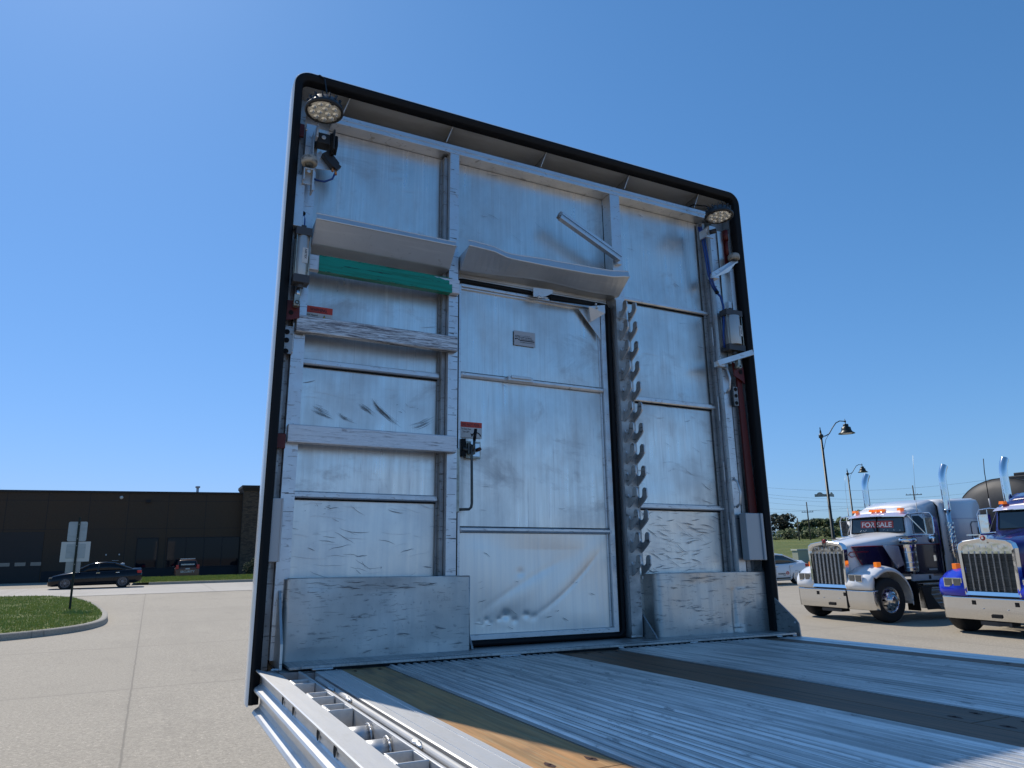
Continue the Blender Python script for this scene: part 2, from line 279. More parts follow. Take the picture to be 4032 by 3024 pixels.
# ------------------------------------------------------------------ mesh builder
class MB:
    def __init__(s, base=(0, 0, 0)): s.v = []; s.f = []; s.m = []; s.sm = []; s.b = Vector(base)
    def add(s, vs, fs, mi=0, smooth=False):
        k = len(s.v); s.v += [Vector(p) - s.b for p in vs]
        for f in fs: s.f.append([k + i for i in f]); s.m.append(mi); s.sm.append(smooth)
    def box(s, x0, x1, y0, y1, z0, z1, mi=0):
        vs = [(x0, y0, z0), (x1, y0, z0), (x1, y1, z0), (x0, y1, z0), (x0, y0, z1), (x1, y0, z1), (x1, y1, z1), (x0, y1, z1)]
        s.add(vs, [(0, 3, 2, 1), (4, 5, 6, 7), (0, 1, 5, 4), (1, 2, 6, 5), (2, 3, 7, 6), (3, 0, 4, 7)], mi)
    def hexa(s, b4, t4, mi=0):
        s.add(list(b4) + list(t4), [(0, 3, 2, 1), (4, 5, 6, 7), (0, 1, 5, 4), (1, 2, 6, 5), (2, 3, 7, 6), (3, 0, 4, 7)], mi)
    def prism(s, pts, off, mi=0, smooth=False):
        n = len(pts); off = Vector(off); vs = [Vector(p) for p in pts]; vs += [p + off for p in vs[:n]]
        s.add(vs, [list(range(n)), list(range(2 * n - 1, n - 1, -1))], mi)
        k = len(s.v) - 2 * n
        for i in range(n):
            j = (i + 1) % n; s.f.append([k + i, k + i + n, k + j + n, k + j]); s.m.append(mi); s.sm.append(smooth)
    def bar(s, p0, p1, w, h, mi=0, up=(0, 0, 1)):
        p0, p1 = Vector(p0), Vector(p1); d = (p1 - p0).normalized(); a = d.cross(Vector(up)).normalized() * w / 2; b = a.cross(d).normalized() * h / 2
        s.hexa([p0 - a - b, p0 + a - b, p1 + a - b, p1 - a - b], [p0 - a + b, p0 + a + b, p1 + a + b, p1 - a + b], mi)
    def tube(s, path, r, n=10, mi=0, cap=True, closed=False):
        P = [Vector(p) for p in path]; N = len(P); rs = r if isinstance(r, (list, tuple)) else [r] * N
        ref = None; rings = []
        for i, p in enumerate(P):
            if closed: t = (P[(i + 1) % N] - P[i - 1]).normalized()
            else: t = (P[min(i + 1, N - 1)] - P[max(i - 1, 0)]).normalized()
            if ref is None: ref = t.orthogonal().normalized()
            ref = (ref - ref.dot(t) * t)
            if ref.length < 1e-6: ref = t.orthogonal()
            ref.normalize(); bi = t.cross(ref)
            rings.append([p + (ref * math.cos(2 * math.pi * k / n) + bi * math.sin(2 * math.pi * k / n)) * rs[i] for k in range(n)])
        vs = [q for rg in rings for q in rg]; fs = []
        for i in range(N if closed else N - 1):
            j = (i + 1) % N
            for k in range(n): fs.append((i * n + k, i * n + (k + 1) % n, j * n + (k + 1) % n, j * n + k))
        s.add(vs, fs, mi, True)
        if cap and not closed:
            k0 = len(s.v) - len(vs); s.f.append([k0 + q for q in range(n - 1, -1, -1)]); s.f.append([k0 + (N - 1) * n + q for q in range(n)]); s.m += [mi, mi]; s.sm += [False, False]
    def cyl(s, p0, p1, r, n=16, mi=0, r1=None): s.tube([p0, p1], [r, r if r1 is None else r1], n, mi)
    def lathe(s, prof, c, axis=(0, 0, 1), n=24, mi=0, smooth=True):
        """prof: (radius, distance along axis)"""
        ax = Vector(axis).normalized(); a = ax.orthogonal().normalized(); b = ax.cross(a); c = Vector(c); vs = []; fs = []
        for r, h in prof:
            for k in range(n):
                t = 2 * math.pi * k / n; vs.append(c + ax * h + (a * math.cos(t) + b * math.sin(t)) * r)
        for i in range(len(prof) - 1):
            for k in range(n): fs.append((i * n + k, i * n + (k + 1) % n, (i + 1) * n + (k + 1) % n, (i + 1) * n + k))
        s.add(vs, fs, mi, smooth)
    def grid(s, fn, nu, nv, mi=0, smooth=True):
        vs = [fn(i / nu, j / nv) for j in range(nv + 1) for i in range(nu + 1)]
        s.add(vs, [(j * (nu + 1) + i, j * (nu + 1) + i + 1, (j + 1) * (nu + 1) + i + 1, (j + 1) * (nu + 1) + i) for j in range(nv) for i in range(nu)], mi, smooth)
    def loft(s, rings, mi=0, closed=True, smooth=True, caps=True):
        n = len(rings[0]); vs = [p for r in rings for p in r]; fs = []
        for i in range(len(rings) - 1):
            for k in range(n if closed else n - 1): fs.append((i * n + k, i * n + (k + 1) % n, (i + 1) * n + (k + 1) % n, (i + 1) * n + k))
        s.add(vs, fs, mi, smooth)
        if caps and closed:
            k0 = len(s.v) - len(vs); s.f.append([k0 + q for q in range(n - 1, -1, -1)]); s.f.append([k0 + (len(rings) - 1) * n + q for q in range(n)]); s.m += [mi, mi]; s.sm += [False, False]
    def sphere(s, c, r, n=10, mi=0, sz=1.0):
        s.lathe([(max(1e-4, r * math.sin(math.pi * i / n)), -r * sz * math.cos(math.pi * i / n)) for i in range(n + 1)], c, (0, 0, 1), n * 2, mi)
    def text(s, txt, org, u, v, size, mi=0, align='LEFT', wid=None):
        cu = bpy.data.curves.new('txt', 'FONT'); cu.body = txt; cu.size = size; cu.align_x = align; cu.offset = 0.022 * size
        o = bpy.data.objects.new('txt', cu); col.objects.link(o); me = bpy.data.meshes.new_from_object(o)
        xs = [p.co.x for p in me.vertices]; k = 1.0
        if wid and xs: k = wid / max(1e-6, max(xs) - min(xs))
        x0 = min(xs) if (xs and align == 'LEFT') else 0
        org, u, v = Vector(org), Vector(u), Vector(v)
        s.add([org + u * (p.co.x - x0) * k + v * p.co.y for p in me.vertices], [list(p.vertices) for p in me.polygons], mi)
        bpy.data.objects.remove(o); bpy.data.curves.remove(cu); bpy.data.meshes.remove(me)
    def build(s, name, mats, parent=None, bevel=0, solid=0, recalc=True):
        me = bpy.data.meshes.new(name); me.from_pydata([tuple(p) for p in s.v], [], s.f)
        for q in (mats if isinstance(mats, (list, tuple)) else [mats]): me.materials.append(M[q] if isinstance(q, str) else q)
        me.polygons.foreach_set('material_index', s.m); me.polygons.foreach_set('use_smooth', s.sm); me.update()
        if recalc:
            bm = bmesh.new(); bm.from_mesh(me); bmesh.ops.recalc_face_normals(bm, faces=bm.faces); bm.to_mesh(me); bm.free()
        o = bpy.data.objects.new(name, me); col.objects.link(o)
        if parent: o.parent = parent
        if solid: q = o.modifiers.new('s', 'SOLIDIFY'); q.thickness = solid; q.offset = 0
        if bevel: q = o.modifiers.new('b', 'BEVEL'); q.width = bevel; q.segments = 2; q.limit_method = 'ANGLE'; q.angle_limit = R(40)
        return o
def weld(parent, path, r=.005, base=None, step=.0035, name='weld_bead'):
    b = MB(base or (0, 0, 0)); P = [Vector(p) for p in path]; pts = []; rs = []
    for p, q in zip(P[:-1], P[1:]):
        n = max(2, int((q - p).length / step))
        for i in range(n): pts.append(p.lerp(q, i / n) + Vector((random.uniform(-.25, .25), random.uniform(-.25, .25), random.uniform(-.25, .25))) * r * .6); rs.append(r * (.72 if i % 2 else 1.0) * random.uniform(.85, 1.15))
    rs[0] *= .5; rs[-1] *= .5
    b.tube(pts, rs, 7); return b.build(name, 'weld', parent)
def tag(o, label=None, cat=None, group=None, kind=None):
    if label: o['label'] = label
    if cat: o['category'] = cat
    if group: o['group'] = group
    if kind: o['kind'] = kind
    return o
def empty(name, mat, label, cat, group=None):
    o = bpy.data.objects.new(name, None); col.objects.link(o); o.empty_display_size = 0.1
    o.matrix_world = mat; return tag(o, label, cat, group)
def copy_tree(o, parent=None):
    c = o.copy(); col.objects.link(c)
    if parent: c.parent = parent
    for ch in list(o.children): copy_tree(ch, c)
    return c
# ------------------------------------------------------------------ ground, street, lawns (structure)
def sheet(name, poly, dz, mat, kind='structure'):
    b = MB(); b.add([(x, y, gz(x, y) + dz) for x, y in poly], [list(range(len(poly)))])
    return tag(b.build(name, mat, recalc=False), kind=kind)
sheet('ground', [(-700, -700), (900, -700), (900, 1200), (-700, 1200)], 0, 'concrete')
sheet('street', [(-200, 39.25), (-5.5, 39.25), (8, 39.0), (60, 38.2), (60, 50.2), (-200, 50.2)], 0.004, 'road')
# gutter line between yard and street
b = MB(); P = [(-60, 39.25), (-5.5, 39.25), (8, 39.0), (60, 38.2)]
for (xa, ya), (xb, yb) in zip(P[:-1], P[1:]):
    b.hexa([(xa, ya - .28, gz(xa, ya) + .001), (xb, yb - .28, gz(xb, yb) + .001), (xb, yb, gz(xb, yb) + .001), (xa, ya, gz(xa, ya) + .001)],
           [(xa, ya - .28, gz(xa, ya) + .007), (xb, yb - .28, gz(xb, yb) + .007), (xb, yb, gz(xb, yb) + .012), (xa, ya, gz(xa, ya) + .012)])
tag(b.build('gutter', pbr('gutter_concrete', (0.27, 0.24, 0.20), 0.9)), kind='structure')

def blades(name, pts, hmin, hmax, label, group=None, w=0.012):
    b = MB()
    for x, y, z in pts:
        a = random.uniform(0, 6.28); h = random.uniform(hmin, hmax); ca, sa = math.cos(a) * w, math.sin(a) * w
        lx, ly = random.uniform(-.4, .4) * h, random.uniform(-.4, .4) * h
        b.add([(x - ca, y - sa, z), (x + ca, y + sa, z), (x + lx, y + ly, z + h)], [(0, 1, 2)])
    return b
def inpoly(x, y, P):
    c = False
    for i in range(len(P)):
        x0, y0 = P[i]; x1, y1 = P[i - 1]
        if (y0 > y) != (y1 > y) and x < (x1 - x0) * (y - y0) / (y1 - y0) + x0: c = not c
    return c
# near lawn island with kerb
isl = [(-9, 18.9), (-4.5, 19.2), (-2.83, 19.75), (-1.95, 20.35), (-1.30, 21.2), (-0.98, 22.4), (-0.93, 23.6), (-1.02, 25.4), (-1.22, 27.2), (-1.55, 30), (-2.05, 32.8), (-2.7, 35.6), (-3.7, 37.4), (-5.2, 38.3), (-9, 38.6), (-30, 38.6), (-30, 18.0), (-14, 18.4)]
def smoothpoly(P, n=2):
    for _ in range(n):
        Q = []
        for i in range(len(P)):
            a, c = P[i], P[(i + 1) % len(P)]; Q += [(a[0] * .75 + c[0] * .25, a[1] * .75 + c[1] * .25), (a[0] * .25 + c[0] * .75, a[1] * .25 + c[1] * .75)]
        P = Q
    return P
isl = smoothpoly(isl); cxm, cym = -8.0, 28.0
def inset(P, d):
    Q = []
    for i, p in enumerate(P):
        a, c = P[i - 1], P[(i + 1) % len(P)]; t = Vector((c[0] - a[0], c[1] - a[1])).normalized(); n = Vector((-t.y, t.x)); q = Vector(p) + n * d
        Q.append((q.x, q.y))
    return Q
area = sum(isl[i - 1][0] * isl[i][1] - isl[i][0] * isl[i - 1][1] for i in range(len(isl)))
sg = 1 if area > 0 else -1
inn = inset(isl, 0.16 * sg)
b = MB(); n = len(isl)
rings = []
for P, dz in ((isl, -0.05), (inset(isl, .015 * sg), 0.13), (inset(isl, .04 * sg), 0.15), (inn, 0.15), (inset(isl, .165 * sg), 0.02)):
    rings.append([(x, y, gz(x, y) + dz) for x, y in P])
b.loft(rings, 0, True, False, False)
tag(b.build('kerb', 'kerb'), kind='structure')
b = MB(); b.add([(x, y, gz(x, y) + 0.145) for x, y in inn], [list(range(n))])
tag(b.build('lawn_island', 'grass', recalc=False), kind='structure')
pts = []
while len(pts) < 42000:
    x, y = random.uniform(-9.5, -0.9), random.uniform(19.0, 38.4)
    if inpoly(x, y, inn) and random.random() < 1.3 - (y - 19) / 22 and (math.sin(x * 2.1 + 1.3 * math.sin(y * 1.7)) + math.sin(y * 1.3 + x) > -1.35 or random.random() < .35): pts.append((x, y, gz(x, y) + .14))
tag(blades('g', pts, .03, .085, '').build('grass', 'grassblade', recalc=False), 'mown green grass on the kerbed lawn island', 'grass', kind='stuff')
# lawn strip in front of the brown building
def berm(x, y): return gz(x, y) + 0.15 + 0.20 * min(1, max(0, (y - 50.6) / 2.6)) ** 0.8 - 0.28 * max(0, (y - 54.0) / 3)
b = MB(); b.grid(lambda u, v: (lambda x, y: (x, y, berm(x, y)))(-1.0 + 41 * u, 50.5 + 6.5 * v), 60, 14)
tag(b.build('lawn_strip', 'grass'), kind='structure')
b = MB(); b.prism([(0, 50.2, gz(0, 50) - .05), (0, 50.5, gz(0, 50) - .05), (0, 50.5, gz(0, 50) + .155), (0, 50.24, gz(0, 50) + .155)], (40, 0, 40 * GX))
b.prism([(-1.3, 50.35, gz(0, 50) - .05), (-1.0, 50.2, gz(0, 50) - .05), (-1.0, 50.5, gz(0, 50) - .05), (-1.3, 50.5, gz(0, 50) - .05)], (0.0, 0, .2))
tag(b.build('street_kerb', 'kerb'), kind='structure')
pts = []
for _ in range(16000):
    x, y = random.uniform(-1, 9), random.uniform(50.55, 53.6); pts.append((x, y, berm(x, y) - .01))
tag(blades('g', pts, .04, .11, '', w=.02).build('grass', 'grassblade', recalc=False), 'sunlit grass strip between the street kerb and the brown building', 'grass', kind='stuff')
# rising field beyond the yard on the right
def fz(x, y):
    s = .743 * x + .669 * y
    e = min(1, max(0, (y - 33.5) / 6)) if x < 60 else 1
    return gz(x, y) * max(0, 1 - max(0, s - 60) / 60) + 0.02 + (0.0150 * max(0, min(s, 260) - 46)) * e
b = MB(); b.grid(lambda u, v: (lambda x, y: (x, y, fz(x, y) if v > 0 else gz(x, y) - .1))(14 + 460 * u ** 1.6, 33.5 + 420 * v ** 1.8), 70, 60)
tag(b.build('field', 'field'), kind='structure')

# ------------------------------------------------------------------ front bulkhead of the trailer
B0 = (1.3, 3.05, 0.0)
bh = empty('front_bulkhead', MTW @ Matrix.Translation(B0), 'tall grey aluminium trailer bulkhead with black gasket rim, walk-through door, shelves and two round lamps', 'bulkhead')
def mb(): return MB(B0)
def scuffs(b, mi, y, n, x0, x1, z0, z1, lmin=.02, lmax=.10, w=.0018, slope=(-.6, .6), curve=.3):
    for _ in range(n):
        x, z = random.uniform(x0, x1), random.uniform(z0, z1); L = random.uniform(lmin, lmax); a = random.uniform(*slope); k = random.uniform(-curve, curve)
        N = 5; W = w * random.uniform(.22, .95) ** 1.4; wob = random.uniform(-.25, .25); top = []; bot = []
        for i in range(N + 1):
            t = i / N; px = x + L * t * math.cos(a); pz = z + L * t * math.sin(a) + k * L * (t - t * t) + wob * L * .12 * math.sin(9 * t); hw = W * math.sin(math.pi * min(.97, max(.03, t))) + .0001
            if not (x0 < px < x1 and z0 < pz < z1): break
            top.append((px, y - random.uniform(.0003, .0006), pz + hw)); bot.append((px, y - .0003, pz - hw))
        if len(top) > 2: b.add(top + bot[::-1], [list(range(len(top) * 2))], mi)
M['scuff'] = pbr('scuff_mark', (0.17, 0.165, 0.165), 0.6, 0.45)
M['scratch_and_glint'] = pbr('pale_scratch_and_glint', (0.80, 0.80, 0.80), 0.5, 0.6)  # real scratches on the sheets; painted bright edges on shelves and ribs
M['scuffsoft'] = pbr('soft_scuff', (0.30, 0.30, 0.31), 0.55, 0.5)
def panel(x0, x1, z0, z1, mat, y=3.08, wav=.0022, seed=0, sc_n=(0, 0, 0), big=None):
    b = mb(); rnd = random.Random(seed); ph = [rnd.uniform(0, 6) for _ in range(4)]
    nu, nv = max(6, int((x1 - x0) / .03)), max(6, int((z1 - z0) / .03))
    def f(u, v):
        x, z = x0 + (x1 - x0) * u, z0 + (z1 - z0) * v; e = min(1, 5 * min(u, 1 - u)) * min(1, 5 * min(v, 1 - v))
        return (x, y - .001 + e * wav * (math.sin(5 * x + 3 * z + ph[0]) + .6 * math.sin(9 * z - 4 * x + ph[1])), z)
    b.grid(f, nu, nv, 0)
    b.box(x0, x1, y + .004, y + .006, z0, z1, 0)
    nd, ns, nl = sc_n; yy = y - .0052
    if big: big(b, yy)
    
    for _ in range(max(1, nd // 5)):
        cx2, cz2 = rnd.uniform(x0 + .05, x1 - .05), (rnd.uniform(z0, z1) if nd < 80 else z0 + (z1 - z0) * rnd.random() ** 1.5); scuffs(b, 1, yy, rnd.randint(2, 8) if nd else 0, max(x0, cx2 - .07), min(x1, cx2 + .07), max(z0, cz2 - .03), min(z1, cz2 + .03), .005, .040, .0011, (-1.3, .9)); scuffs(b, 2, yy, nl, x0, x1, z0, z1, .03, .16, .0008, (-.3, .2)); scuffs(b, 3, yy, ns, x0, x1, z0, z1, .03, .10, .0022, (-.7, .3))
    return b.build('panel_sheet', [mat, 'scuff', 'scratch_and_glint', 'scuffsoft'], bh, recalc=False)
def arc(b, mi, y, pts, w, n=7, spread=.012):
    for q in range(n):
        dx, dz = random.uniform(-spread, spread), random.uniform(-spread, spread); t0, t1 = random.uniform(0, .35), random.uniform(.6, 1); top = []; bot = []
        for i in range(9):
            t = t0 + (t1 - t0) * i / 8; s = t * (len(pts) - 1); k = min(len(pts) - 2, int(s)); r = s - k
            px = pts[k][0] * (1 - r) + pts[k + 1][0] * r + dx; pz = pts[k][1] * (1 - r) + pts[k + 1][1] * r + dz; hw = w * random.uniform(.3, 1) * math.sin(math.pi * (i + .5) / 9)
            top.append((px, y - random.uniform(.0002, .0005), pz + hw)); bot.append((px, y - .0003, pz - hw))
        b.add(top + bot[::-1], [list(range(18))], mi)
def bigL(b, y):
    arc(b, 1, y, [(.42, 1.10), (.45, 1.06), (.50, 1.02), (.555, .985)], .0008, 26, .010)
    arc(b, 1, y, [(.36, 1.07), (.40, 1.05), (.44, 1.02)], .0007, 16, .010)
    arc(b, 1, y, [(.16, 1.04), (.20, 1.02), (.25, 1.0)], .0007, 22, .014)
    arc(b, 1, y, [(.26, 1.03), (.30, 1.0), (.35, .985)], .0006, 12, .008)
    arc(b, 3, y, [(.72, 1.04), (.66, 1.0), (.60, .975)], .0009, 18, .014)
# left bay
panel(.060, .742, 1.25, 2.40, 'panel', seed=1, sc_n=(0, 3, 10))
panel(.060, .742, .672, 1.222, 'panel', seed=2, sc_n=(6, 4, 8), big=bigL)
panel(.060, .742, .02, .646, 'panel_low', seed=3, sc_n=(34, 8, 10))
# centre above the door
panel(.79, 1.72, 1.735, 2.40, 'panel', seed=4, sc_n=(2, 9, 8))
# right bay
panel(1.775, 2.46, 1.823, 2.40, 'panel', seed=5, sc_n=(0, 4, 10))
panel(1.775, 2.46, 1.25, 1.797, 'panel', seed=6, sc_n=(4, 3, 14))
panel(1.775, 2.46, .672, 1.222, 'panel', seed=7, sc_n=(14, 8, 8), wav=.003)
panel(1.775, 2.46, .02, .646, 'panel_low', seed=8, sc_n=(75, 12, 8), wav=.003)
# horizontal joint rails
def rail(x0, x1, z0, z1, y0=3.056, y1=3.078, mat='beam', end=True):
    b = mb(); h = z1 - z0
    b.prism([(x0, y1, z0 - .004), (x0, y0 + .004, z0), (x0, y0, z0 + h * .2), (x0, y0, z0 + h * .62), (x0, y0 + .008, z0 + h * .66), (x0, y0 + .008, z1 - .002), (x0, y1, z1 + .004)], (x1 - x0, 0, 0))
    b.box(x0, x1, y1 - .010, y1 - .003, z0 - .008, z0 - .003, 1)
    return b.build('joint_rail', [mat, 'black'], bh)
rail(.088, .735, 1.222, 1.250); rail(.088, .735, .646, .672)
rail(1.785, 2.44, 1.797, 1.823); rail(1.785, 2.44, 1.222, 1.250); rail(1.785, 2.44, .646, .672)
# posts
def post(name, x0, x1, y0, y1, z0, z1, mat='beam', ticks=0):
    b = mb(); b.box(x0, x1, y0, y1, z0, z1)
    for _ in range(ticks):
        z = random.uniform(z0 + .05, z1 - .05); L = random.uniform(.3, .95) * (x1 - x0); xs = random.choice((x0 + .001, x1 - L - .001))
        b.add([(xs, y0 - .0004, z), (xs + L, y0 - .0004, z + random.uniform(-.003, .003)), (xs + L, y0 - .0004, z + .0035), (xs, y0 - .0004, z + .0015)], [(0, 1, 2, 3)], 1)
    return b.build(name, [mat, 'scuff'], bh)
post('upright_post', .044, .098, 3.0, 3.075, 0.02, 2.36, ticks=22)
post('upright_post', .757, .805, 3.0, 3.075, 0.02, 2.40, ticks=60)
post('upright_post', 1.722, 1.786, 3.0, 3.075, 0.02, 2.40, 'beam', ticks=6)
post('upright_post', 2.445, 2.495, 3.0, 3.075, 0.02, 2.36, ticks=14)
b = mb(); b.box(.738, .755, 3.035, 3.07, .02, 2.39); b.box(.730, .7375, 3.066, 3.071, .02, 2.39); tag(b.build('edge_angle', 'dull', bh))
b = mb(); b.box(2.425, 2.443, 3.04, 3.072, .30, 2.39); b.box(2.405, 2.424, 3.064, 3.071, .30, 2.39); b.build('edge_angle', 'dull', bh)
for z0, z1 in ((.42, .60), (.80, .92), (1.15, 1.30), (1.60, 1.72)): weld(bh, [(2.432, 3.038, z0), (2.432, 3.038, z1)], .004, B0)
# header beam
b = mb(); b.prism([(.16, 3.0, 2.402), (.16, 3.0, 2.450), (.16, 3.085, 2.452), (.16, 3.085, 2.402)], (2.30, 0, 0)); b.box(.16, 2.46, 2.9975, 3.0005, 2.424, 2.429)
b.build('header_beam', 'beam', bh, bevel=.002)
# hood cavity above the header: curved liner and ribs
b = mb(); prof = [(2.962, 2.545), (3.06, 2.540), (3.13, 2.525), (3.175, 2.49), (3.20, 2.44), (3.205, 2.39)]
b.grid(lambda u, v: (lambda k, t: (-.0 + 2.59 * u, prof[k][0] * (1 - t) + prof[min(k + 1, 5)][0] * t, prof[k][1] * (1 - t) + prof[min(k + 1, 5)][1] * t))(min(4, int(v * 5)), v * 5 - min(4, int(v * 5))), 20, 15)
b.build('hood_liner', 'cavity', bh, recalc=False)
for x in (.232, .76, 1.305, 1.85, 2.36):
    b = mb(); b.prism([(x, 2.975, 2.545), (x - .03, 2.992, 2.451), (x - .03, 3.10, 2.451), (x - .03, 3.195, 2.43), (x, 3.12, 2.53)], (.004, 0, 0), 0); b.bar((x + .002, 2.974, 2.545), (x - .028, 2.991, 2.452), .005, .003, 1); b.build('hood_rib', ['dull', 'scratch_and_glint'], bh)  # pale bar paints the lit front edge against a darker rib face
# outer skin: a bent shell with rounded upper corners
def rim_path(off, z0, r=.075, y=0, x0=-.036, x1=2.632, zt=2.577):
    P = [(x0 + off, z0)]
    rr = max(.01, r - off)
    for i in range(9): a = math.pi - i * math.pi / 16; P.append((x0 + off + rr + rr * math.cos(a), zt - off - rr + rr * math.sin(a)))
    for i in range(9): a = math.pi / 2 - i * math.pi / 16; P.append((x1 - off - rr + rr * math.cos(a), zt - off - rr + rr * math.sin(a)))
    P.append((x1 - off, z0)); return P
b = mb(); rings = []
for off, y in ((.004, 2.922), (0, 2.924), (0, 3.00), (.007, 3.08), (.022, 3.15), (.05, 3.225), (.10, 3.24), (.25, 3.25)):
    rings.append([(x, y, z) for x, z in rim_path(off, -.125, r=.075)])
b.loft(rings, 0, False, True, False); b.box(.2, 2.4, 3.246, 3.25, -.12, 2.34)
b.build('outer_skin', 'skin', bh, recalc=False)
# gasket rim (black rubber)
b = mb(); pr = [(.0035, 2.975), (.0035, 2.926), (.008, 2.920), (.018, 2.918), (.024, 2.925), (.036, 2.925), (.041, 2.931), (.041, 2.975)]
b.loft([[(x, y, z) for x, z in rim_path(o, -.120)] for o, y in pr], 0, False, True, False)
b.add([(x, y, z) for o, y in pr for x, z in rim_path(o, -.12)[:1]], [list(range(8))]); b.add([(x, y, z) for o, y in pr for x, z in rim_path(o, -.12)[-1:]], [list(range(8))])
b.build('gasket_rim', 'rubber', bh, recalc=False)
# dark channels behind the rim on both sides
b = mb(); b.box(.000, .042, 3.035, 3.04, -.1, 2.50); b.box(.000, .004, 2.98, 3.035, -.1, 2.50); b.box(.018, .026, 3.015, 3.035, .36, 2.3)
b.build('side_channel', 'dull', bh)
b = mb(); b.box(2.496, 2.592, 3.035, 3.04, -.1, 2.50); b.box(2.586, 2.590, 2.98, 3.035, -.1, 2.50); b.box(2.497, 2.523, 2.995, 3.034, .02, 1.23)
b.build('side_channel', 'dull', bh)
b = mb(); b.box(2.496, 2.586, 2.99, 2.994, 1.49, 2.33); b.build('cover_plate', 'panel', bh)
# cross bars on the left bay
b = mb(); b.box(.053, .790, 2.962, 2.998, 1.337, 1.411); b.build('cross_bar', 'worn', bh, bevel=.004)
b = mb(); b.box(.048, .789, 2.962, 2.998, .860, .936); b.build('cross_bar', 'worn2', bh, bevel=.004)
b = mb(); b.box(.088, .800, 2.966, 2.998, 1.628, 1.700); o = b.build('cross_bar', 'worn2', bh, bevel=.004)
# green tape strips wound over the upper bar
b = mb(); rnd = random.Random(3)
N = 60
for z0, z1, yy in ((1.662, 1.700, 2.9635), (1.626, 1.668, 2.9622)):
    top, bot = [], []
    for i in range(N + 1):
        x = .131 + (.745 if z0 > 1.65 else .759 - .0 * i) * i / N * 1.0 - .131 * i / N
        top.append((x, yy, z1 + rnd.uniform(-.0025, .0025) - (.0 if i < 48 or z0 < 1.65 else .0012 * (i - 48)))); bot.append((x, yy, z0 + rnd.uniform(-.002, .002)))
    b.add(top + bot[::-1], [(i, i + 1, 2 * N - i, 2 * N + 1 - i) for i in range(N)], 0)
b.box(.133, .752, 2.9645, 3.0, 1.6985, 1.7015); b.box(.133, .755, 2.9645, 3.0, 1.6262, 1.6278)
for _ in range(11):
    x = rnd.uniform(.14, .66); z = rnd.choice((1.628, 1.665, 1.698)) + rnd.uniform(-.002, .002); L = rnd.uniform(.01, .13)
    b.add([(x, 2.9612, z - .0004), (x + L, 2.9612, z - .0008), (x + L * .8, 2.9612, z + .0008), (x + L * .3, 2.9612, z + .0016)], [(0, 1, 2, 3)], 1)
b.build('green_tape', ['green', 'ink'], bh, recalc=False)
# upper shelves (bent trays)
def shelf(x0, x1, lipf, face, back_z, ylip, seed, name='shelf'):
    n = 28; L = [lipf(i / n) for i in range(n + 1)]; Fo = [face(i / n) for i in range(n + 1)]
    b = mb(); X = [x0 + (x1 - x0) * i / n for i in range(n + 1)]
    rows = [[(X[i], ylip + L[i][2] + .007, L[i][0]) for i in range(n + 1)], [(X[i], ylip + L[i][2] - .002, L[i][1]) for i in range(n + 1)],
            [(X[i], ylip + L[i][2] + .002, L[i][1] - .003) for i in range(n + 1)],
            [(X[i], 2.978, Fo[i] + .004) for i in range(n + 1)], [(X[i], 2.984, Fo[i]) for i in range(n + 1)], [(X[i], 3.074, back_z) for i in range(n + 1)]]
    b.loft(rows, 0, False, False, False)
    for i in (0, n): b.add([rows[1][i], rows[2][i], rows[3][i], rows[4][i], rows[5][i], (X[i], 3.074, L[i][1] - .01)], [list(range(6))])
    b.tube([(p[0], p[1] - .0012, p[2]) for p in rows[1]], .0021, 6, 1); b.tube([(p[0], p[1] - .0008, p[2]) for p in rows[0]], .0016, 6, 1)  # pale beads paint highlight lines along the fold and lip
    o = b.build(name, ['shelf', 'scratch_and_glint'], bh, recalc=False, solid=.0026)
    return o
shelf(.098, .752, lambda t: (1.869 - .006 * t, 1.839, 2.9 - 2.9), lambda t: 1.754, 1.750, 2.900, 1)
def interp(t, P):
    for a, c in zip(P[:-1], P[1:]):
        if t <= c[0]:
            r = (t - a[0]) / (c[0] - a[0]); r = r * r * (3 - 2 * r); return [a[k] * (1 - r) + c[k] * r for k in range(1, len(a))]
    return list(P[-1][1:])
lipP = [(0, 1.878, 1.846, 0), (.12, 1.872, 1.842, 0), (.24, 1.852, 1.822, .004), (.5, 1.866, 1.826, .012), (.72, 1.870, 1.828, .010), (.86, 1.868, 1.830, .0), (1, 1.884, 1.850, 0)]
shelf(.812, 1.738, lambda t: tuple(interp(t, lipP)), lambda t: interp(t, [(0, 1.762), (.5, 1.785), (.8, 1.772), (1, 1.776)])[0], 1.779, 2.880, 2)
# ---- walk-through door
dr = mb()
def dent(x, z):
    d = 0
    for cx_, cz_, r, a in ((.985, .125, .013, .0028), (1.003, .112, .010, .002), (1.08, .142, .024, .0055), (1.047, .128, .012, .0025), (1.125, .118, .017, .0035), (1.185, .14, .018, .0035), (.945, .12, .011, .0018), (1.225, .128, .022, .002), (.965, .108, .010, .0015), (1.16, .33, .022, .0025)):
        q = ((x - cx_) ** 2 + (z - cz_) ** 2) / r ** 2; d += a * math.exp(-q * 1.4)
    # long diagonal creases
    s = z - (.12 + .50 * (x - 1.20) + .85 * max(0, x - 1.25) ** 2); k = max(0, min(1, (x - 1.16) * 5)) * max(0, min(1, (1.655 - x) * 8))
    d += k * (.0016 * math.exp(-(s / .014) ** 2) - .0022 * math.exp(-((s - .05) / .05) ** 2))
    s = z - (.16 + .62 * (x - .95) - .25 * (x - .95) ** 2); k = max(0, min(1, (x - .93) * 6)) * max(0, min(1, (1.45 - x) * 6))
    d += k * (.0010 * math.exp(-(s / .018) ** 2) - .0015 * math.exp(-((s + .05) / .05) ** 2))
    return d
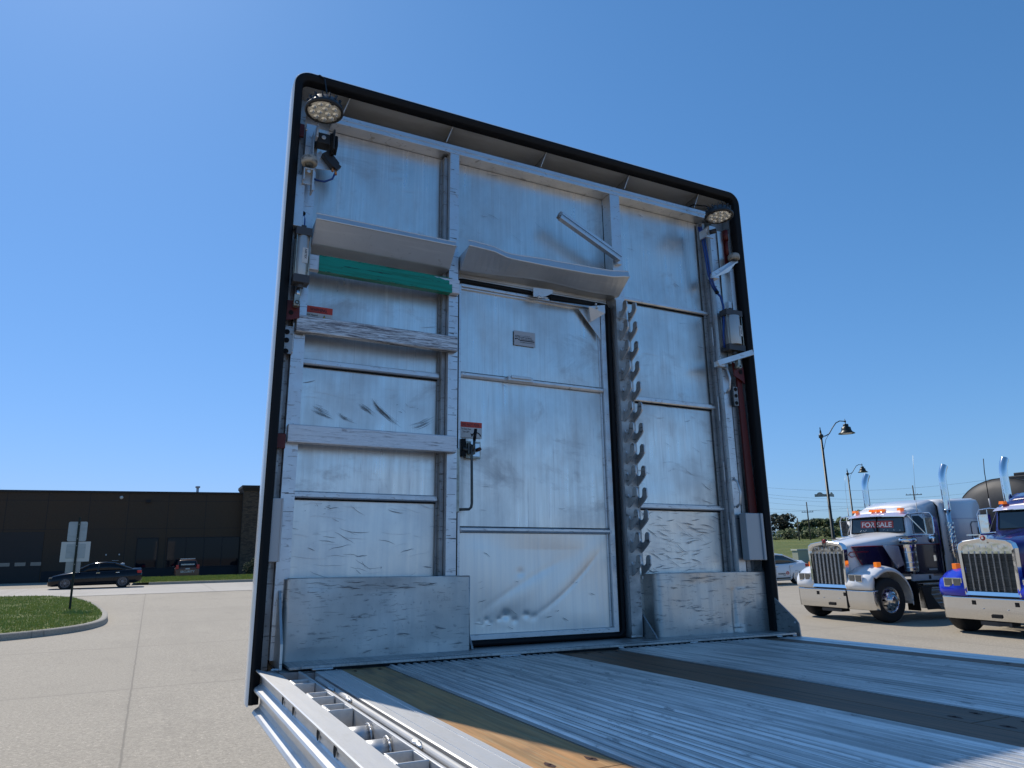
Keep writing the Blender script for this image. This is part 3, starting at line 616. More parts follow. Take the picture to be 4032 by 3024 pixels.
def lowf(u, v):
    x, z = .843 + .812 * u, .068 + .442 * v; e = min(1, 6 * min(u, 1 - u)) * min(1, 6 * min(v, 1 - v))
    return (x, 3.069 + e * (dent(x, z) + .005 * math.sin(6 * x + 5 * z + 1) * math.sin(7 * z + 2)), z)
def pan(z0, z1, ph):
    def f(u, v):
        x, z = .843 + .812 * u, z0 + (z1 - z0) * v; e = min(1, 5 * min(u, 1 - u)) * min(1, 5 * min(v, 1 - v))
        return (x, 3.069 + .0016 * e * (math.sin(5 * x + 3 * z + ph) + math.sin(8 * z - 3 * x)), z)
    return f
door = mb(); door.grid(pan(1.268, 1.706, .3), 26, 16); door.grid(pan(.536, 1.242, 2.2), 26, 24); door.grid(lowf, 150, 90, 1)
door.box(.843, 1.655, 3.082, 3.09, .05, 1.72)
scuffs(door, 2, 3.062, 7, .86, 1.6, .2, 1.65, .01, .05, .0012)
scuffs(door, 2, 3.060, 14, .86, 1.6, .08, .3, .01, .05, .0016)
door = door.build('door', ['panel', 'door_low', 'scuff'], bh, recalc=False)
b = mb()  # door frame angles
b.box(.828, .842, 3.047, 3.085, .05, 1.722); b.box(1.656, 1.684, 3.046, 3.085, .045, 1.722); b.box(1.645, 1.655, 3.062, 3.07, .07, 1.70)
b.box(.8425, 1.6555, 3.048, 3.085, 1.707, 1.722); b.box(.8425, 1.6555, 3.058, 3.07, 1.697, 1.7065)
b.box(.8425, 1.6555, 3.044, 3.085, .045, .067)
b.build('door_frame', 'beam', door, bevel=.0015)
for z0, z1 in ((1.243, 1.267), (.511, .535)):
    b = mb(); b.prism([(.842, 3.075, z0), (.842, 3.05, z0 + .002), (.842, 3.046, z0 + .010), (.842, 3.046, z1 - .004), (.842, 3.052, z1), (.842, 3.075, z1)], (.812, 0, 0))
    b.box(.844, 1.66, 3.060, 3.067, z1 + .0005, z1 + .005, 1); b.build('door_rail', ['beam', 'black'], door)
for c in ((.845, 1.256), (1.66, 1.256), (.845, .523), (1.66, .523)): weld(door, [(c[0], 3.050, c[1] - .014), (c[0] + .002, 3.048, c[1]), (c[0], 3.050, c[1] + .014)], .0045, B0)
b = mb(); b.box(1.085, 1.225, 3.028, 3.046, 1.247, 1.270); b.box(1.10, 1.21, 3.020, 3.028, 1.258, 1.272); b.build('catch_plate', 'shelf', door, bevel=.002)
# rubber seal
b = mb(); P = []
def rr(x0, x1, z0, z1, r, y):
    Q = []
    for cx_, cz_, a0 in ((x1 - r, z1 - r, 0), (x0 + r, z1 - r, 90), (x0 + r, z0 + r, 180), (x1 - r, z0 + r, 270)):
        for i in range(6): a = R(a0 + 18 * i); Q.append((cx_ + r * math.cos(a), y, cz_ + r * math.sin(a)))
    return Q
b.tube(rr(.816, 1.706, .030, 1.734, .030, 3.045), .0125, 8, 0, False, True)
b.box(.806, .817, 3.04, 3.07, .02, 1.72); b.box(1.6845, 1.7215, 3.048, 3.08, .02, 1.73); b.box(.82, 1.70, 3.05, 3.08, .018, .044)
b.build('door_seal', 'rubber', bh)
b = mb()  # ribbed lintel above the door
for i, (z0, z1, y0) in enumerate(((1.746, 1.753, 3.05), (1.7535, 1.760, 3.058), (1.7605, 1.768, 3.052), (1.7685, 1.778, 3.06))): b.box(.83, 1.70, y0, 3.078, z0, z1)
b.build('door_lintel', 'shelf', bh)
b = mb(); b.box(.055, 2.585, 3.10, 3.20, -.20, 2.38); b.build('frame_backing', 'black', bh)
b = mb(); b.box(.056, 2.585, 2.80, 3.099, -.20, -.002); b.box(.13, 2.585, 2.78, 2.7995, -.20, -.005); b.build('floor_bolster', 'dull', bh)
# gas strut with brackets
b = mb(); b.cyl((1.322, 3.008, 1.706), (1.588, 3.008, 1.716), .0115, 12, 0); b.cyl((1.262, 3.008, 1.702), (1.325, 3.008, 1.706), .004, 8, 1); b.sphere((1.258, 3.008, 1.702), .009, 6, 1); b.sphere((1.602, 3.008, 1.718), .008, 6, 1)
b.build('gas_strut', ['rubber', 'steelbright'], bh)
b = mb(); b.prism([(1.226, 3.012, 1.703), (1.226, 3.012, 1.751), (1.34, 3.012, 1.758), (1.34, 3.012, 1.74), (1.30, 3.012, 1.715), (1.262, 3.012, 1.705)], (0, .006, 0)); b.box(1.228, 1.335, 3.018, 3.05, 1.735, 1.742); b.build('strut_bracket', 'shelf', bh)
b = mb(); b.prism([(1.512, 3.043, 1.694), (1.648, 3.043, 1.696), (1.648, 3.043, 1.535)], (0, .004, 0)); b.prism([(1.56, 3.01, 1.70), (1.645, 2.985, 1.712), (1.645, 2.985, 1.665), (1.582, 3.03, 1.622)], (0, .004, .0)); b.prism([(1.574, 3.008, 1.70), (1.574, 3.044, 1.70), (1.58, 3.044, 1.62)], (.005, 0, 0))
b.cyl((1.60, 2.982, 1.695), (1.60, 3.01, 1.695), .007, 8, 0); b.build('corner_bracket', 'shelf', door)
# stickers on the door
b = mb(); b.box(1.136, 1.257, 3.0608, 3.0612, 1.445, 1.522); st = b.build('maker_sticker', 'stickgrey', door)
b = mb(); yk = 3.0604
b.text('GTS', (1.141, yk, 1.487), (1, 0, 0), (0, 0, 1), .0155, wid=.0235); b.box(1.1665, 1.1685, yk - .0002, yk, 1.474, 1.497); b.box(1.1665, 1.2525, yk - .0002, yk, 1.470, 1.475)
b.text('GLIDER Tarp Systems', (1.1715, yk, 1.486), (1, 0, 0), (0, 0, 1), .0088, wid=.063); b.text('Driven By Innovation', (1.175, yk, 1.4775), (1, 0, 0), (0, 0, 1), .0084, wid=.072); b.text('www.glidertarpsystems.com', (1.168, yk, 1.4615), (1, 0, 0), (0, 0, 1), .0072, wid=.084)
b.sphere((1.1445, yk, 1.478), .0035, 5); b.sphere((1.1615, yk, 1.4765), .003, 5); b.box(1.143, 1.164, yk - .0002, yk, 1.4775, 1.4795); b.prism([(1.1485, yk, 1.479), (1.1575, yk, 1.479), (1.154, yk, 1.484), (1.151, yk, 1.484)], (0, -.0002, 0))
P = [(1.1685, 1.497), (1.196, 1.4965), (1.198, 1.4935), (1.199, 1.501), (1.203, 1.501), (1.204, 1.4935), (1.209, 1.4935), (1.21, 1.501), (1.214, 1.501), (1.215, 1.4935), (1.22, 1.4935), (1.221, 1.501), (1.225, 1.501), (1.226, 1.4945), (1.236, 1.4945), (1.237, 1.483)]
b.tube([(x, yk, z) for x, z in P], .0005, 4); b.build('lettering', 'ink', st)
b = mb(); b.box(.847, .957, 3.0600, 3.0608, .951, 1.001); b.box(.847, .957, 3.0600, 3.0608, 1.001, 1.027, 1); st = b.build('warning_sticker', ['stickwhite', 'stickred'], door)
b = mb(); yk = 3.0596; b.text('! DO NOT PULL', (.846, yk, 1.0085), (1, 0, 0), (0, 0, 1), .0165, wid=.099); b.text('To Open Door', (.850, yk, .989), (1, 0, 0), (0, 0, 1), .0115, wid=.052); b.text('Turn LEFT', (.857, yk, .9755), (1, 0, 0), (0, 0, 1), .0115, wid=.036)
b.box(.852, .945, yk - .0002, yk, 1.0045, 1.0055)
P = [(.950 - .022 + .022 * math.cos(R(a)), .958 + .020 * math.sin(R(a))) for a in range(10, 171, 16)]
b.tube([(x, yk, z) for x, z in P], .0026, 6); b.add([(.911, yk, .968), (.897, yk, .974), (.905, yk, .954)], [(0, 1, 2)]); b.build('lettering', 'ink', st)
# latch and pull handle
la = mb(); la.box(.868, .942, 3.040, 3.052, .850, .931); la.box(.885, .936, 3.036, 3.041, .858, .922, 1); la = la.build('latch_plate', ['zinc', 'steelbright'], door, bevel=.002)
b = mb(); b.cyl((.845, 3.03, .891), (.900, 3.03, .886), .009, 10, 0); b.box(.868, .905, 3.018, 3.036, .868, .918, 0); b.cyl((.886, 3.008, .918), (.886, 3.02, .918), .008, 10, 1); b.cyl((.925, 3.01, .892), (.925, 3.04, .892), .009, 6, 2)
b.cyl((.889, 3.012, .88), (.896, 3.010, .93), .007, 8, 0); b.cyl((.896, 3.010, .93), (.901, 3.004, .985), .0075, 10, 3); b.box(.842, .862, 3.03, 3.05, .858, .94, 3)
b.build('latch_lever', ['darksteel', 'steelbright', 'rust', 'rubber'], la)
b = mb(); b.tube([(.884, 3.015, .905), (.884, 3.012, .86), (.884, 3.008, .64), (.881, 3.009, .622), (.872, 3.012, .613), (.822, 3.025, .611)], .0062, 10); b.build('pull_rod', 'darksteel', la)
b = mb(); b.box(.806, .826, 3.014, 3.034, .598, .890); b.build('handle_tube', 'zinc', la, bevel=.003)
# left warning sticker
b = mb(); b.box(.100, .224, 3.0735, 3.0742, 1.405, 1.468); b.box(.100, .224, 3.0735, 3.0742, 1.468, 1.499, 1); st = b.build('warning_sticker', ['stickwhite', 'stickred'], bh)
b = mb(); yk = 3.073; b.text('WARNING', (.124, yk, 1.477), (1, 0, 0), (0, 0, 1), .020, wid=.074); b.box(.118, .204, yk - .0002, yk, 1.4725, 1.4735); b.text('Pinch Hazard', (.104, yk, 1.454), (1, 0, 0), (0, 0, 1), .0105, wid=.054); b.text('Keep Hands Clear', (.104, yk, 1.442), (1, 0, 0), (0, 0, 1), .0095, wid=.056)
b.prism([(.172, yk, 1.430), (.204, yk, 1.430), (.188, yk, 1.462)], (0, -.0002, 0)); b.prism([(.1755, yk - .0003, 1.432), (.2005, yk - .0003, 1.432), (.188, yk - .0003, 1.457)], (0, -.0002, 0), 1)
b.prism([(.184, yk - .0006, 1.434), (.192, yk - .0006, 1.434), (.195, yk - .0006, 1.443), (.188, yk - .0006, 1.447)], (0, -.0002, 0)); b.build('lettering', ['ink', 'yellow'], st)
# angled square bar welded to the right post
b = mb(); b.bar((1.372, 2.962, 2.166), (1.744, 2.962, 1.992), .030, .042, 0); b.bar((1.372, 2.944, 2.168), (1.744, 2.944, 1.994), .0015, .0025, 1); b.bar((1.36, 2.962, 2.1715), (1.372, 2.962, 2.1655), .026, .036, 2); b.box(1.735, 1.765, 2.975, 3.0, 1.965, 2.0, 0)
b.build('angled_bar', ['beam', 'black', 'dull'], bh, bevel=.001)
# chain hanger racks: two toothed plates
def rack2(x):
    b = mb(); ye, sl, w = 2.9955, .0190, .036; n = 12; pitch = (1.738 - .407) / n; t = .007
    zb0 = 1.738 - n * pitch - .115
    b.box(x, x + t, ye + .0002, 3.0, zb0, 1.655)
    for k in range(n + 1):
        zt = 1.738 - pitch * k; zb = zt - .050; yi = ye - 2 * sl; I = []; O = []
        # inner edge: round the slot from the strip, up the tine; outer edge: up the diagonal neck
        for i in range(8): a = math.pi * i / 7; I.append((ye - sl + sl * math.cos(a), zb + sl - sl * math.sin(a)))
        I += [(yi, zb + .0215), (yi - .001, zt - w / 2)]
        yo = yi - .001 - w
        O += [(ye, zt - .100), (ye - .012, zt - .094), (ye - .024, zt - .086), (ye - .036, zt - .078), (ye - .048, zt - .070), (ye - .060, zt - .061), (yo + .003, zt - .049), (yo, zt - .043), (yo, zt - .030), (yo, zt - w / 2)]
        m = len(I)
        for xx, fl in ((x, 1), (x + t, 0)):
            vs = [(xx, y, z) for y, z in I] + [(xx, y, z) for y, z in O]
            b.add(vs, [(i, i + 1, m + i + 1, m + i) if fl else (m + i, m + i + 1, i + 1, i) for i in range(m - 1)])
            C = [(xx, yi - .001 - w / 2 + w / 2 * math.cos(math.pi * i / 8), zt - w / 2 + w / 2 * math.sin(math.pi * i / 8)) for i in range(9)]
            b.add(C, [tuple(range(9)) if fl else tuple(range(8, -1, -1))])
        for E_ in (I, O):
            b.add([(x, y, z) for y, z in E_] + [(x + t, y, z) for y, z in E_], [(i, i + 1, m + i + 1, m + i) for i in range(m - 1)], 1)
        C = [(yi - .001 - w / 2 + w / 2 * math.cos(math.pi * i / 8), zt - w / 2 + w / 2 * math.sin(math.pi * i / 8)) for i in range(9)]
        b.add([(x, y, z) for y, z in C] + [(x + t, y, z) for y, z in C], [(i, i + 1, 10 + i, 9 + i) for i in range(8)], 1)
    return b.build('chain_rack', ['rackgrey', 'shelf'], bh, recalc=False)
rack2(1.740); rack2(1.800)
b = mb(); b.box(1.7225, 1.812, 2.9955, 2.9995, .36, 1.655); b.box(1.7225, 1.787, 2.9955, 2.9995, .03, .36); b.build('rack_backing', 'rackgrey', bh)
b = mb(); b.box(1.722, 1.7875, 2.990, 2.9995, 1.6555, 1.76); b.build('rack_backing', 'shelf', bh)
# storage boxes at the foot of the bulkhead
def fbox(x0, x1, z0, z1, seed, crease=None, rad=.02):
    b = mb(); rnd = random.Random(seed); ph = [rnd.uniform(0, 6) for _ in range(5)]
    def f(u, v):
        s = u * 1.0; L = x1 - x0; x = x0 + L * u; z = z0 + (z1 - z0) * v
        e = min(1, 8 * min(u, 1 - u)) * min(1, 6 * min(v, 1 - v)); y = 2.970 + .004 * e * (math.sin(7 * x + 6 * z + ph[0]) + .6 * math.sin(15 * x - 9 * z + ph[1])) * .7
        if crease and v < .75: y += .012 * math.exp(-((x - crease) / .012) ** 2) * (1 - v) - .008 * math.exp(-((x - crease - .05) / .05) ** 2) * (1 - v)
        if x - x0 < rad: y += rad * (1 - math.sqrt(max(0, 1 - ((rad - (x - x0)) / rad) ** 2)))
        return (x, y, z)
    b.grid(f, 120, 36)
    b.add([(x0, 2.970 + rad, z0), (x0, 3.08, z0), (x0, 3.08, z1), (x0, 2.970 + rad, z1)], [(0, 1, 2, 3)]); b.add([(x1, 2.971, z0), (x1, 3.08, z0), (x1, 3.08, z1), (x1, 2.971, z1)], [(0, 3, 2, 1)])
    b.tube([(x0 + .01, 2.974, z1), (x0 + (x1 - x0) * .35, 2.975, z1 + .002), (x0 + (x1 - x0) * .7, 2.974, z1), (x1, 2.972, z1)], .0035, 6); b.tube([(x1, 2.972, z0), (x1, 2.972, z1)], .003, 6)
    b.add([(x0 + .004, 2.98, z1), (x1, 2.972, z1), (x1, 3.08, z1), (x0, 3.08, z1)], [(0, 1, 2, 3)])
    
    for _ in range(9):
        cx2, cz2 = rnd.uniform(x0 + .08, x1 - .12), rnd.uniform(z0 + .03, z1 - .05); scuffs(b, 1, 2.9645, rnd.randint(3, 9), max(x0 + .03, cx2 - .06), min(x1 - .02, cx2 + .09), cz2 - .014, cz2 + .014, .006, .045, .0010, (-.15, .15))
    scuffs(b, 1, 2.9640, 22, x0 + .05, x1 - .04, z1 - .045, z1 - .01, .01, .10, .0018, (-.06, .04))
    scuffs(b, 2, 2.9645, 14, x0 + .03, x1 - .02, z0 + .02, z1 - .02, .01, .06, .003, (-.4, .4))
    return b.build('storage_box', ['box', 'scuff', 'scuffsoft'], bh, recalc=False)
fbox(.078, .858, .010, .320, 11); fbox(1.862, 2.652 - .02, .008, .316, 12, crease=2.36, rad=.03)
# gusset plates
for x, P, w in ((.058, [(3.13, .30), (2.985, .275), (2.885, .12), (2.862, .09), (2.855, .0), (3.13, .0)], .010), (2.600, [(3.05, .24), (2.93, .187), (2.795, .082), (2.778, .062), (2.772, -.004), (3.05, -.004)], .008),
                (.872, [(3.07, .12), (3.05, .105), (2.985, .03), (2.98, .016), (3.07, .016)], .010), (1.795, [(3.075, .166), (3.064, .166), (3.0, .12), (2.91, .034), (2.90, .018), (3.075, .018)], .008)):
    b = mb(); b.prism([(x, y, z) for y, z in P], (w, 0, 0)); 
    if x > 2: b.cyl((x - .001, 2.80, .066), (x + w + .001, 2.80, .066), .006, 10, 1)
    b.build('gusset_plate', ['dull' if x > .8 else 'box', 'scratch_and_glint'], bh, bevel=.001)
# sill ledge across the deck
b = mb(); b.box(.085, 2.60, 2.80, 3.075, .0055, .015); b.box(.125, 2.58, 2.778, 2.7995, .009, .018); b.box(.14, 2.56, 2.822, 2.828, .0155, .019); b.box(.16, 2.55, 2.7755, 2.780, .0003, .0089, 1)
b.build('sill_plate', ['deckalu', 'black'], bh, bevel=.001)
for x, L in ((.16, .08), (.91, .10), (1.49, .03), (1.89, .05), (2.44, .04), (2.55, .03)): weld(bh, [(x, 2.776, .006), (x + L, 2.774, .006)], .0048, B0)
weld(bh, [(.030, 2.856, .004), (.062, 2.853, .004)], .006, B0)
# lamps
NL = Vector((0, -.06, -1)).normalized()
def lamp(c, cable):
    c = Vector(c); b = mb()
    up = -NL
    b.lathe([(.0001, .052), (.045, .050), (.062, .040), (.076, .012), (.083, .004), (.083, -.006), (.073, -.009), (.0725, -.004)], c, up, 28)
    for i in range(14):
        a = 2 * math.pi * i / 14; A = up.orthogonal().normalized(); Bv = up.cross(A); d = A * math.cos(a) + Bv * math.sin(a)
        b.bar(c + d * .060 + up * .012, c + d * .072 + up * .046, .006, .010, 0, up)
    h = b.build('work_lamp', 'blackplastic', bh)
    b = mb(); b.lathe([(.0001, -.004), (.072, -.004), (.0735, 0), (.073, .003)], c, up, 28)
    A = Vector((1, 0, 0)); Bv = up.cross(A).normalized()
    for k in range(12):
        if k < 3: a, r = 2 * math.pi * k / 3 + .5, .020
        else: a, r = 2 * math.pi * k / 9, .050
        p = c + A * math.cos(a) * r + Bv * math.sin(a) * r - up * .0045
        b.lathe([(.0145, 0), (.013, -.004), (.009, -.007), (.0001, -.0085)], p, up, 12, 1)
    b.build('lamp_lens', ['lens', 'led'], h)
    for k in range(4):
        a = math.pi / 2 * k + .3; b = mb(); p = c + A * math.cos(a) * .072 + Bv * math.sin(a) * .072 - up * .008; b.lathe([(.0085, 0), (.008, -.002), (.0001, -.003)], p, up, 10); b.build('lamp_clip', 'blackplastic', h)
    b = mb(); b.tube(cable, .0035, 6); b.build('lamp_cable', 'rubber', h)
    return h
lamp((.084, 2.80, 2.310), [(.09, 2.79, 2.37), (.096, 2.84, 2.44), (.095, 2.90, 2.545), (.075, 2.918, 2.572), (.06, 2.94, 2.578)])
lamp((2.385, 2.85, 2.338), [(2.38, 2.87, 2.395), (2.35, 2.92, 2.43), (2.31, 2.975, 2.455), (2.32, 3.02, 2.47)])
# left lamp bracket, switch block and cords
b = mb(); b.box(.083, .155, 2.93, 2.99, 2.235, 2.285, 0); b.box(.074, .083, 2.90, 2.94, 2.24, 2.30, 1); b.box(.150, .158, 2.90, 2.94, 2.20, 2.30, 0); b.cyl((.112, 2.925, 2.262), (.112, 2.935, 2.262), .010, 10, 1); b.box(.07, .075, 2.95, 3.0, 2.15, 2.30, 1)
b.build('lamp_bracket', ['blackplastic', 'beam'], bh, bevel=.002)
b = mb(); b.prism([(.092, 2.985, 2.205), (.112, 2.985, 2.225), (.165, 2.985, 2.14), (.092, 2.985, 2.13)], (0, .003, 0)); b.prism([(.092, 2.985, 2.205), (.092, 3.0, 2.205), (.092, 3.0, 2.13), (.092, 2.985, 2.13)], (.003, 0, 0)); b.build('switch_bracket', 'beam', bh)
b = mb(); b.bar((.128, 2.965, 2.205), (.178, 2.965, 2.150), .035, .040, 0); b.bar((.155, 2.955, 2.165), (.192, 2.955, 2.135), .02, .03, 0); b.cyl((.165, 2.958, 2.14), (.165, 2.958, 2.118), .006, 8, 1); b.cyl((.178, 2.958, 2.135), (.180, 2.958, 2.105), .006, 8, 1)
b.tube([(.148, 2.93, 2.29), (.150, 2.93, 2.25), (.154, 2.94, 2.19)], .009, 8, 2); b.tube([(.168, 2.935, 2.285), (.170, 2.935, 2.24), (.166, 2.95, 2.20)], .009, 8, 2)
b.build('switch_block', ['blackplastic', 'copper', 'rubber'], bh)
b = mb(); b.tube([(.176, 2.96, 2.11), (.168, 2.965, 2.085), (.135, 2.975, 2.068), (.10, 2.985, 2.072), (.08, 2.99, 2.085)], .0045, 8); b.build('air_hose', 'blue', bh)
b = mb(); b.tube([(.052, 2.975, 1.885), (.056, 2.965, 1.86), (.058, 2.965, 1.80), (.056, 2.965, 1.77)], .005, 8, 0); b.sphere((.052, 2.972, 1.888), .010, 6, 1); b.build('air_hose', ['blue', 'rubber'], bh)
# right hoses
b = mb(); P = [(2.36, 3.0, 2.33), (2.372, 2.99, 2.24), (2.378, 2.985, 2.15), (2.388, 2.985, 2.04), (2.415, 2.99, 1.96), (2.445, 2.995, 1.925)]
b.tube(P, .006, 8); b.tube([(x + .012, y - .006, z) for x, y, z in P], .0055, 8); b.build('air_hose', 'blue', bh)
b = mb(); b.tube([(2.447, 2.985, 1.915), (2.462, 2.975, 1.89), (2.472, 2.97, 1.83), (2.462, 2.965, 1.75), (2.448, 2.965, 1.65), (2.447, 2.965, 1.57)], .0065, 8, 0); b.sphere((2.447, 2.985, 1.918), .012, 6, 1); b.build('air_hose', ['blue', 'rubber'], bh)
b = mb(); b.box(2.352, 2.362, 2.93, 2.99, 2.24, 2.29, 0); b.box(2.352, 2.402, 2.925, 2.935, 2.232, 2.244, 0); b.cyl((2.37, 2.92, 2.262), (2.40, 2.90, 2.27), .014, 10, 1); b.build('lamp_bracket', ['beam', 'blackplastic'], bh)
# rollers on brackets
def roller(c, side):
    b = mb(); b.lathe([(.016, .016), (.030, .018), (.0345, .012), (.036, 0), (.0345, -.012), (.030, -.018), (.016, -.016)], c, (0, .12, 1), 22, 0); b.lathe([(.017, .02), (.017, -.024), (.004, -.026)], c, (0, .12, 1), 12, 1)
    return b.build('guide_roller', ['rollerrub', 'darksteel'], bh)
roller((.051, 2.90, 2.108), 0)
b = mb(); b.box(.031, .076, 2.905, 2.95, 2.073, 2.080); b.box(.031, .036, 2.905, 2.99, 2.02, 2.08); b.box(.070, .077, 2.905, 2.96, 1.975, 2.078); b.cyl((.052, 2.90, 2.06), (.052, 2.91, 2.06), .008, 8); b.box(.031, .07, 2.945, 2.95, 2.02, 2.073); b.build('roller_bracket', 'shelf', bh, bevel=.001)
roller((2.566, 2.945, 2.148), 1)
b = mb(); b.prism([(2.398, 2.96, 2.028), (2.400, 2.96, 1.994), (2.520, 2.95, 2.048), (2.570, 2.94, 2.108), (2.612, 2.935, 2.126), (2.60, 2.935, 2.135), (2.555, 2.945, 2.128)], (0, .007, 0)); b.box(2.40, 2.45, 2.96, 3.0, 1.998, 2.026); b.build('roller_bracket', 'beam', bh)
# square tube guides
b = mb(); b.box(.008, .048, 2.955, 2.99, 1.815, 2.066); b.box(.046, .056, 2.96, 2.99, 1.815, 1.87); b.build('guide_tube', 'beam', bh, bevel=.002)
b = mb(); b.box(2.545, 2.575, 2.965, 2.995, 1.79, 2.085); b.box(2.515, 2.540, 2.97, 2.995, 1.80, 1.87); b.build('guide_tube', 'beam', bh, bevel=.002)
# air cylinders
def cylinder(x0, x1, zt, zb, y, r):
    cx_ = (x0 + x1) / 2; b = mb(); b.box(x0, x1, y - .028, y + .030, zt - .036, zt, 0); b.box(x0, x1, y - .028, y + .030, zb, zb + .036, 0); b.cyl((cx_, y, zb + .036), (cx_, y, zt - .036), r, 22, 1)
    for sx in (x0 + .006, x1 - .006):
        for sy in (y - .022, y + .024): b.cyl((sx, sy, zb + .02), (sx, sy, zt - .02), .003, 6, 2)
    b.cyl((cx_, y, zb - .018), (cx_, y, zb), .014, 12, 0); b.cyl((cx_, y, zb - .05), (cx_, y, zb - .018), .006, 8, 2); b.cyl((cx_ - .01, y, zt + .012), (cx_ + .01, y, zt + .012), .009, 10, 0)
    o = b.build('air_cylinder', ['cylcap', 'cylbody', 'zinc'], bh, bevel=.001)
    return o, cx_
cy, cx1 = cylinder(.018, .085, 1.790, 1.535, 2.93, .0265)
b = mb(); b.box(.048, .072, 2.9022, 2.9028, 1.625, 1.695); st = b.build('cylinder_label', 'stickwhite', cy)
b = mb(); b.text('AIRTEX', (.058, 2.902, 1.690), (0, 0, -1), (1, 0, 0), .013, wid=.046); b.build('lettering', 'ink', st) if False else b.build('cylinder_lettering', 'ink', cy)
cy2, cx2 = cylinder(2.450, 2.573, 1.800, 1.552, 2.955, .046)
b = mb(); b.box(2.522, 2.540, 2.9082, 2.9088, 1.635, 1.70); b.build('cylinder_label', 'stickwhite', cy2)
b = mb(); b.text('airtex', (2.528, 2.9078, 1.695), (0, 0, -1), (1, 0, 0), .013, wid=.05); b.build('cylinder_lettering', 'ink', cy2)
# clevis, red levers and plates
b = mb(); b.cyl((.045, 2.93, 1.515), (.047, 2.93, 1.475), .009, 10, 1); b.box(.030, .052, 2.915, 2.945, 1.432, 1.482, 0); b.cyl((.041, 2.91, 1.445), (.041, 2.95, 1.445), .012, 14, 0); b.lathe([(.009, -.0), (.009, .003), (.006, .003), (.006, 0)], (.041, 2.909, 1.445), (0, -1, 0), 12, 2); b.build('clevis', ['zinc', 'steelbright', 'blackplastic'], bh)
b = mb(); b.prism([(.004, 2.955, 1.466), (.060, 2.955, 1.468), (.062, 2.955, 1.394), (.030, 2.955, 1.382), (.004, 2.955, 1.376)], (0, .008, 0)); b.cyl((.026, 2.952, 1.412), (.026, 2.956, 1.412), .010, 14, 1); b.build('lever_plate', ['red', 'black'], bh)
b = mb(); b.box(.003, .042, 2.972, 2.978, 1.235, 1.356)
for z in (1.33, 1.293, 1.245): b.cyl((.018, 2.969, z), (.018, 2.9725, z), .011, 14, 1)
b.build('hole_plate', ['dull', 'black'], bh); weld(bh, [(.045, 2.985, 1.24), (.045, 2.985, 1.40)], .0055, B0)
b = mb(); b.box(.004, .042, 2.965, 2.985, .833, .894); b.build('lever_block', 'red', bh, bevel=.002)
b = mb(); b.box(.005, .033, 2.985, 3.0, 2.277, 2.342); b.cyl((.036, 2.98, 2.315), (.046, 2.98, 2.312), .006, 6, 1); b.build('lever_block', ['red', 'shelf'], bh, bevel=.002)
b = mb(); b.box(.000, .046, 2.940, 2.985, .386, .630); b.box(.040, .0465, 2.936, 2.94, .386, .630); b.build('pocket_cover', 'whitebox', bh, bevel=.004)
b = mb(); b.box(2.384, 2.592, 2.905, 2.935, 1.0, 1.001, 0) if False else None
b.bar((2.384, 2.965, 1.468), (2.592, 2.90, 1.540), .030, .030, 0); b.bar((2.5905, 2.9002, 1.5392), (2.5935, 2.8995, 1.5406), .022, .022, 1); b.box(2.39, 2.44, 2.965, 3.0, 1.455, 1.485, 0); b.build('stop_tube', ['beam', 'black'], bh)
b = mb(); b.box(2.497, 2.516, 2.92, 2.945, 1.455, 1.52, 0); b.cyl((2.507, 2.915, 1.455), (2.507, 2.95, 1.455), .013, 14, 0); b.cyl((2.507, 2.912, 1.453), (2.507, 2.916, 1.453), .006, 8, 1); b.build('clevis', ['zinc', 'blackplastic'], bh)
b = mb(); b.prism([(2.490, 2.955, 1.487), (2.567, 2.955, 1.462), (2.570, 2.955, 1.365), (2.540, 2.955, 1.385), (2.495, 2.955, 1.405)], (0, .008, 0)); b.cyl((2.543, 2.951, 1.432), (2.543, 2.956, 1.432), .013, 14, 1); b.build('lever_plate', ['red', 'black'], bh)
b = mb(); b.prism([(2.527, 2.97, 1.42), (2.560, 2.97, 1.42), (2.585, 2.97, .60), (2.530, 2.97, .60)], (0, .012, 0)); b.build('lever_bar', 'red', bh)
b = mb(); b.box(2.496, 2.525, 2.973, 2.979, 1.235, 1.345)
for z in (1.33, 1.292, 1.25): b.cyl((2.509, 2.970, z), (2.509, 2.9735, z), .011, 14, 1)
b.build('hole_plate', ['dull', 'black'], bh)
b = mb(); b.box(2.535, 2.560, 2.985, 2.995, 2.10, 2.335); b.cyl((2.547, 2.975, 2.335), (2.547, 2.975, 2.27), .014, 12, 0); b.cyl((2.547, 2.975, 2.27), (2.547, 2.975, 2.17), .009, 12, 0); b.build('lever_bar', 'red', bh)
for zc in (1.385, .74):
    b = mb(); b.tube([(2.448, 2.99, zc + .075), (2.452, 2.965, zc + .06), (2.458, 2.955, zc), (2.458, 2.965, zc - .06), (2.455, 2.99, zc - .078)], [.008, .006, .007, .006, .008], 8); b.build('grab_handle', 'shelf', bh)
b = mb(); b.box(2.462, 2.578, 2.935, 2.985, .378, .627); b.box(2.562, 2.580, 2.925, 2.935, .378, .627); b.build('pocket_cover', 'whitebox', bh, bevel=.004)
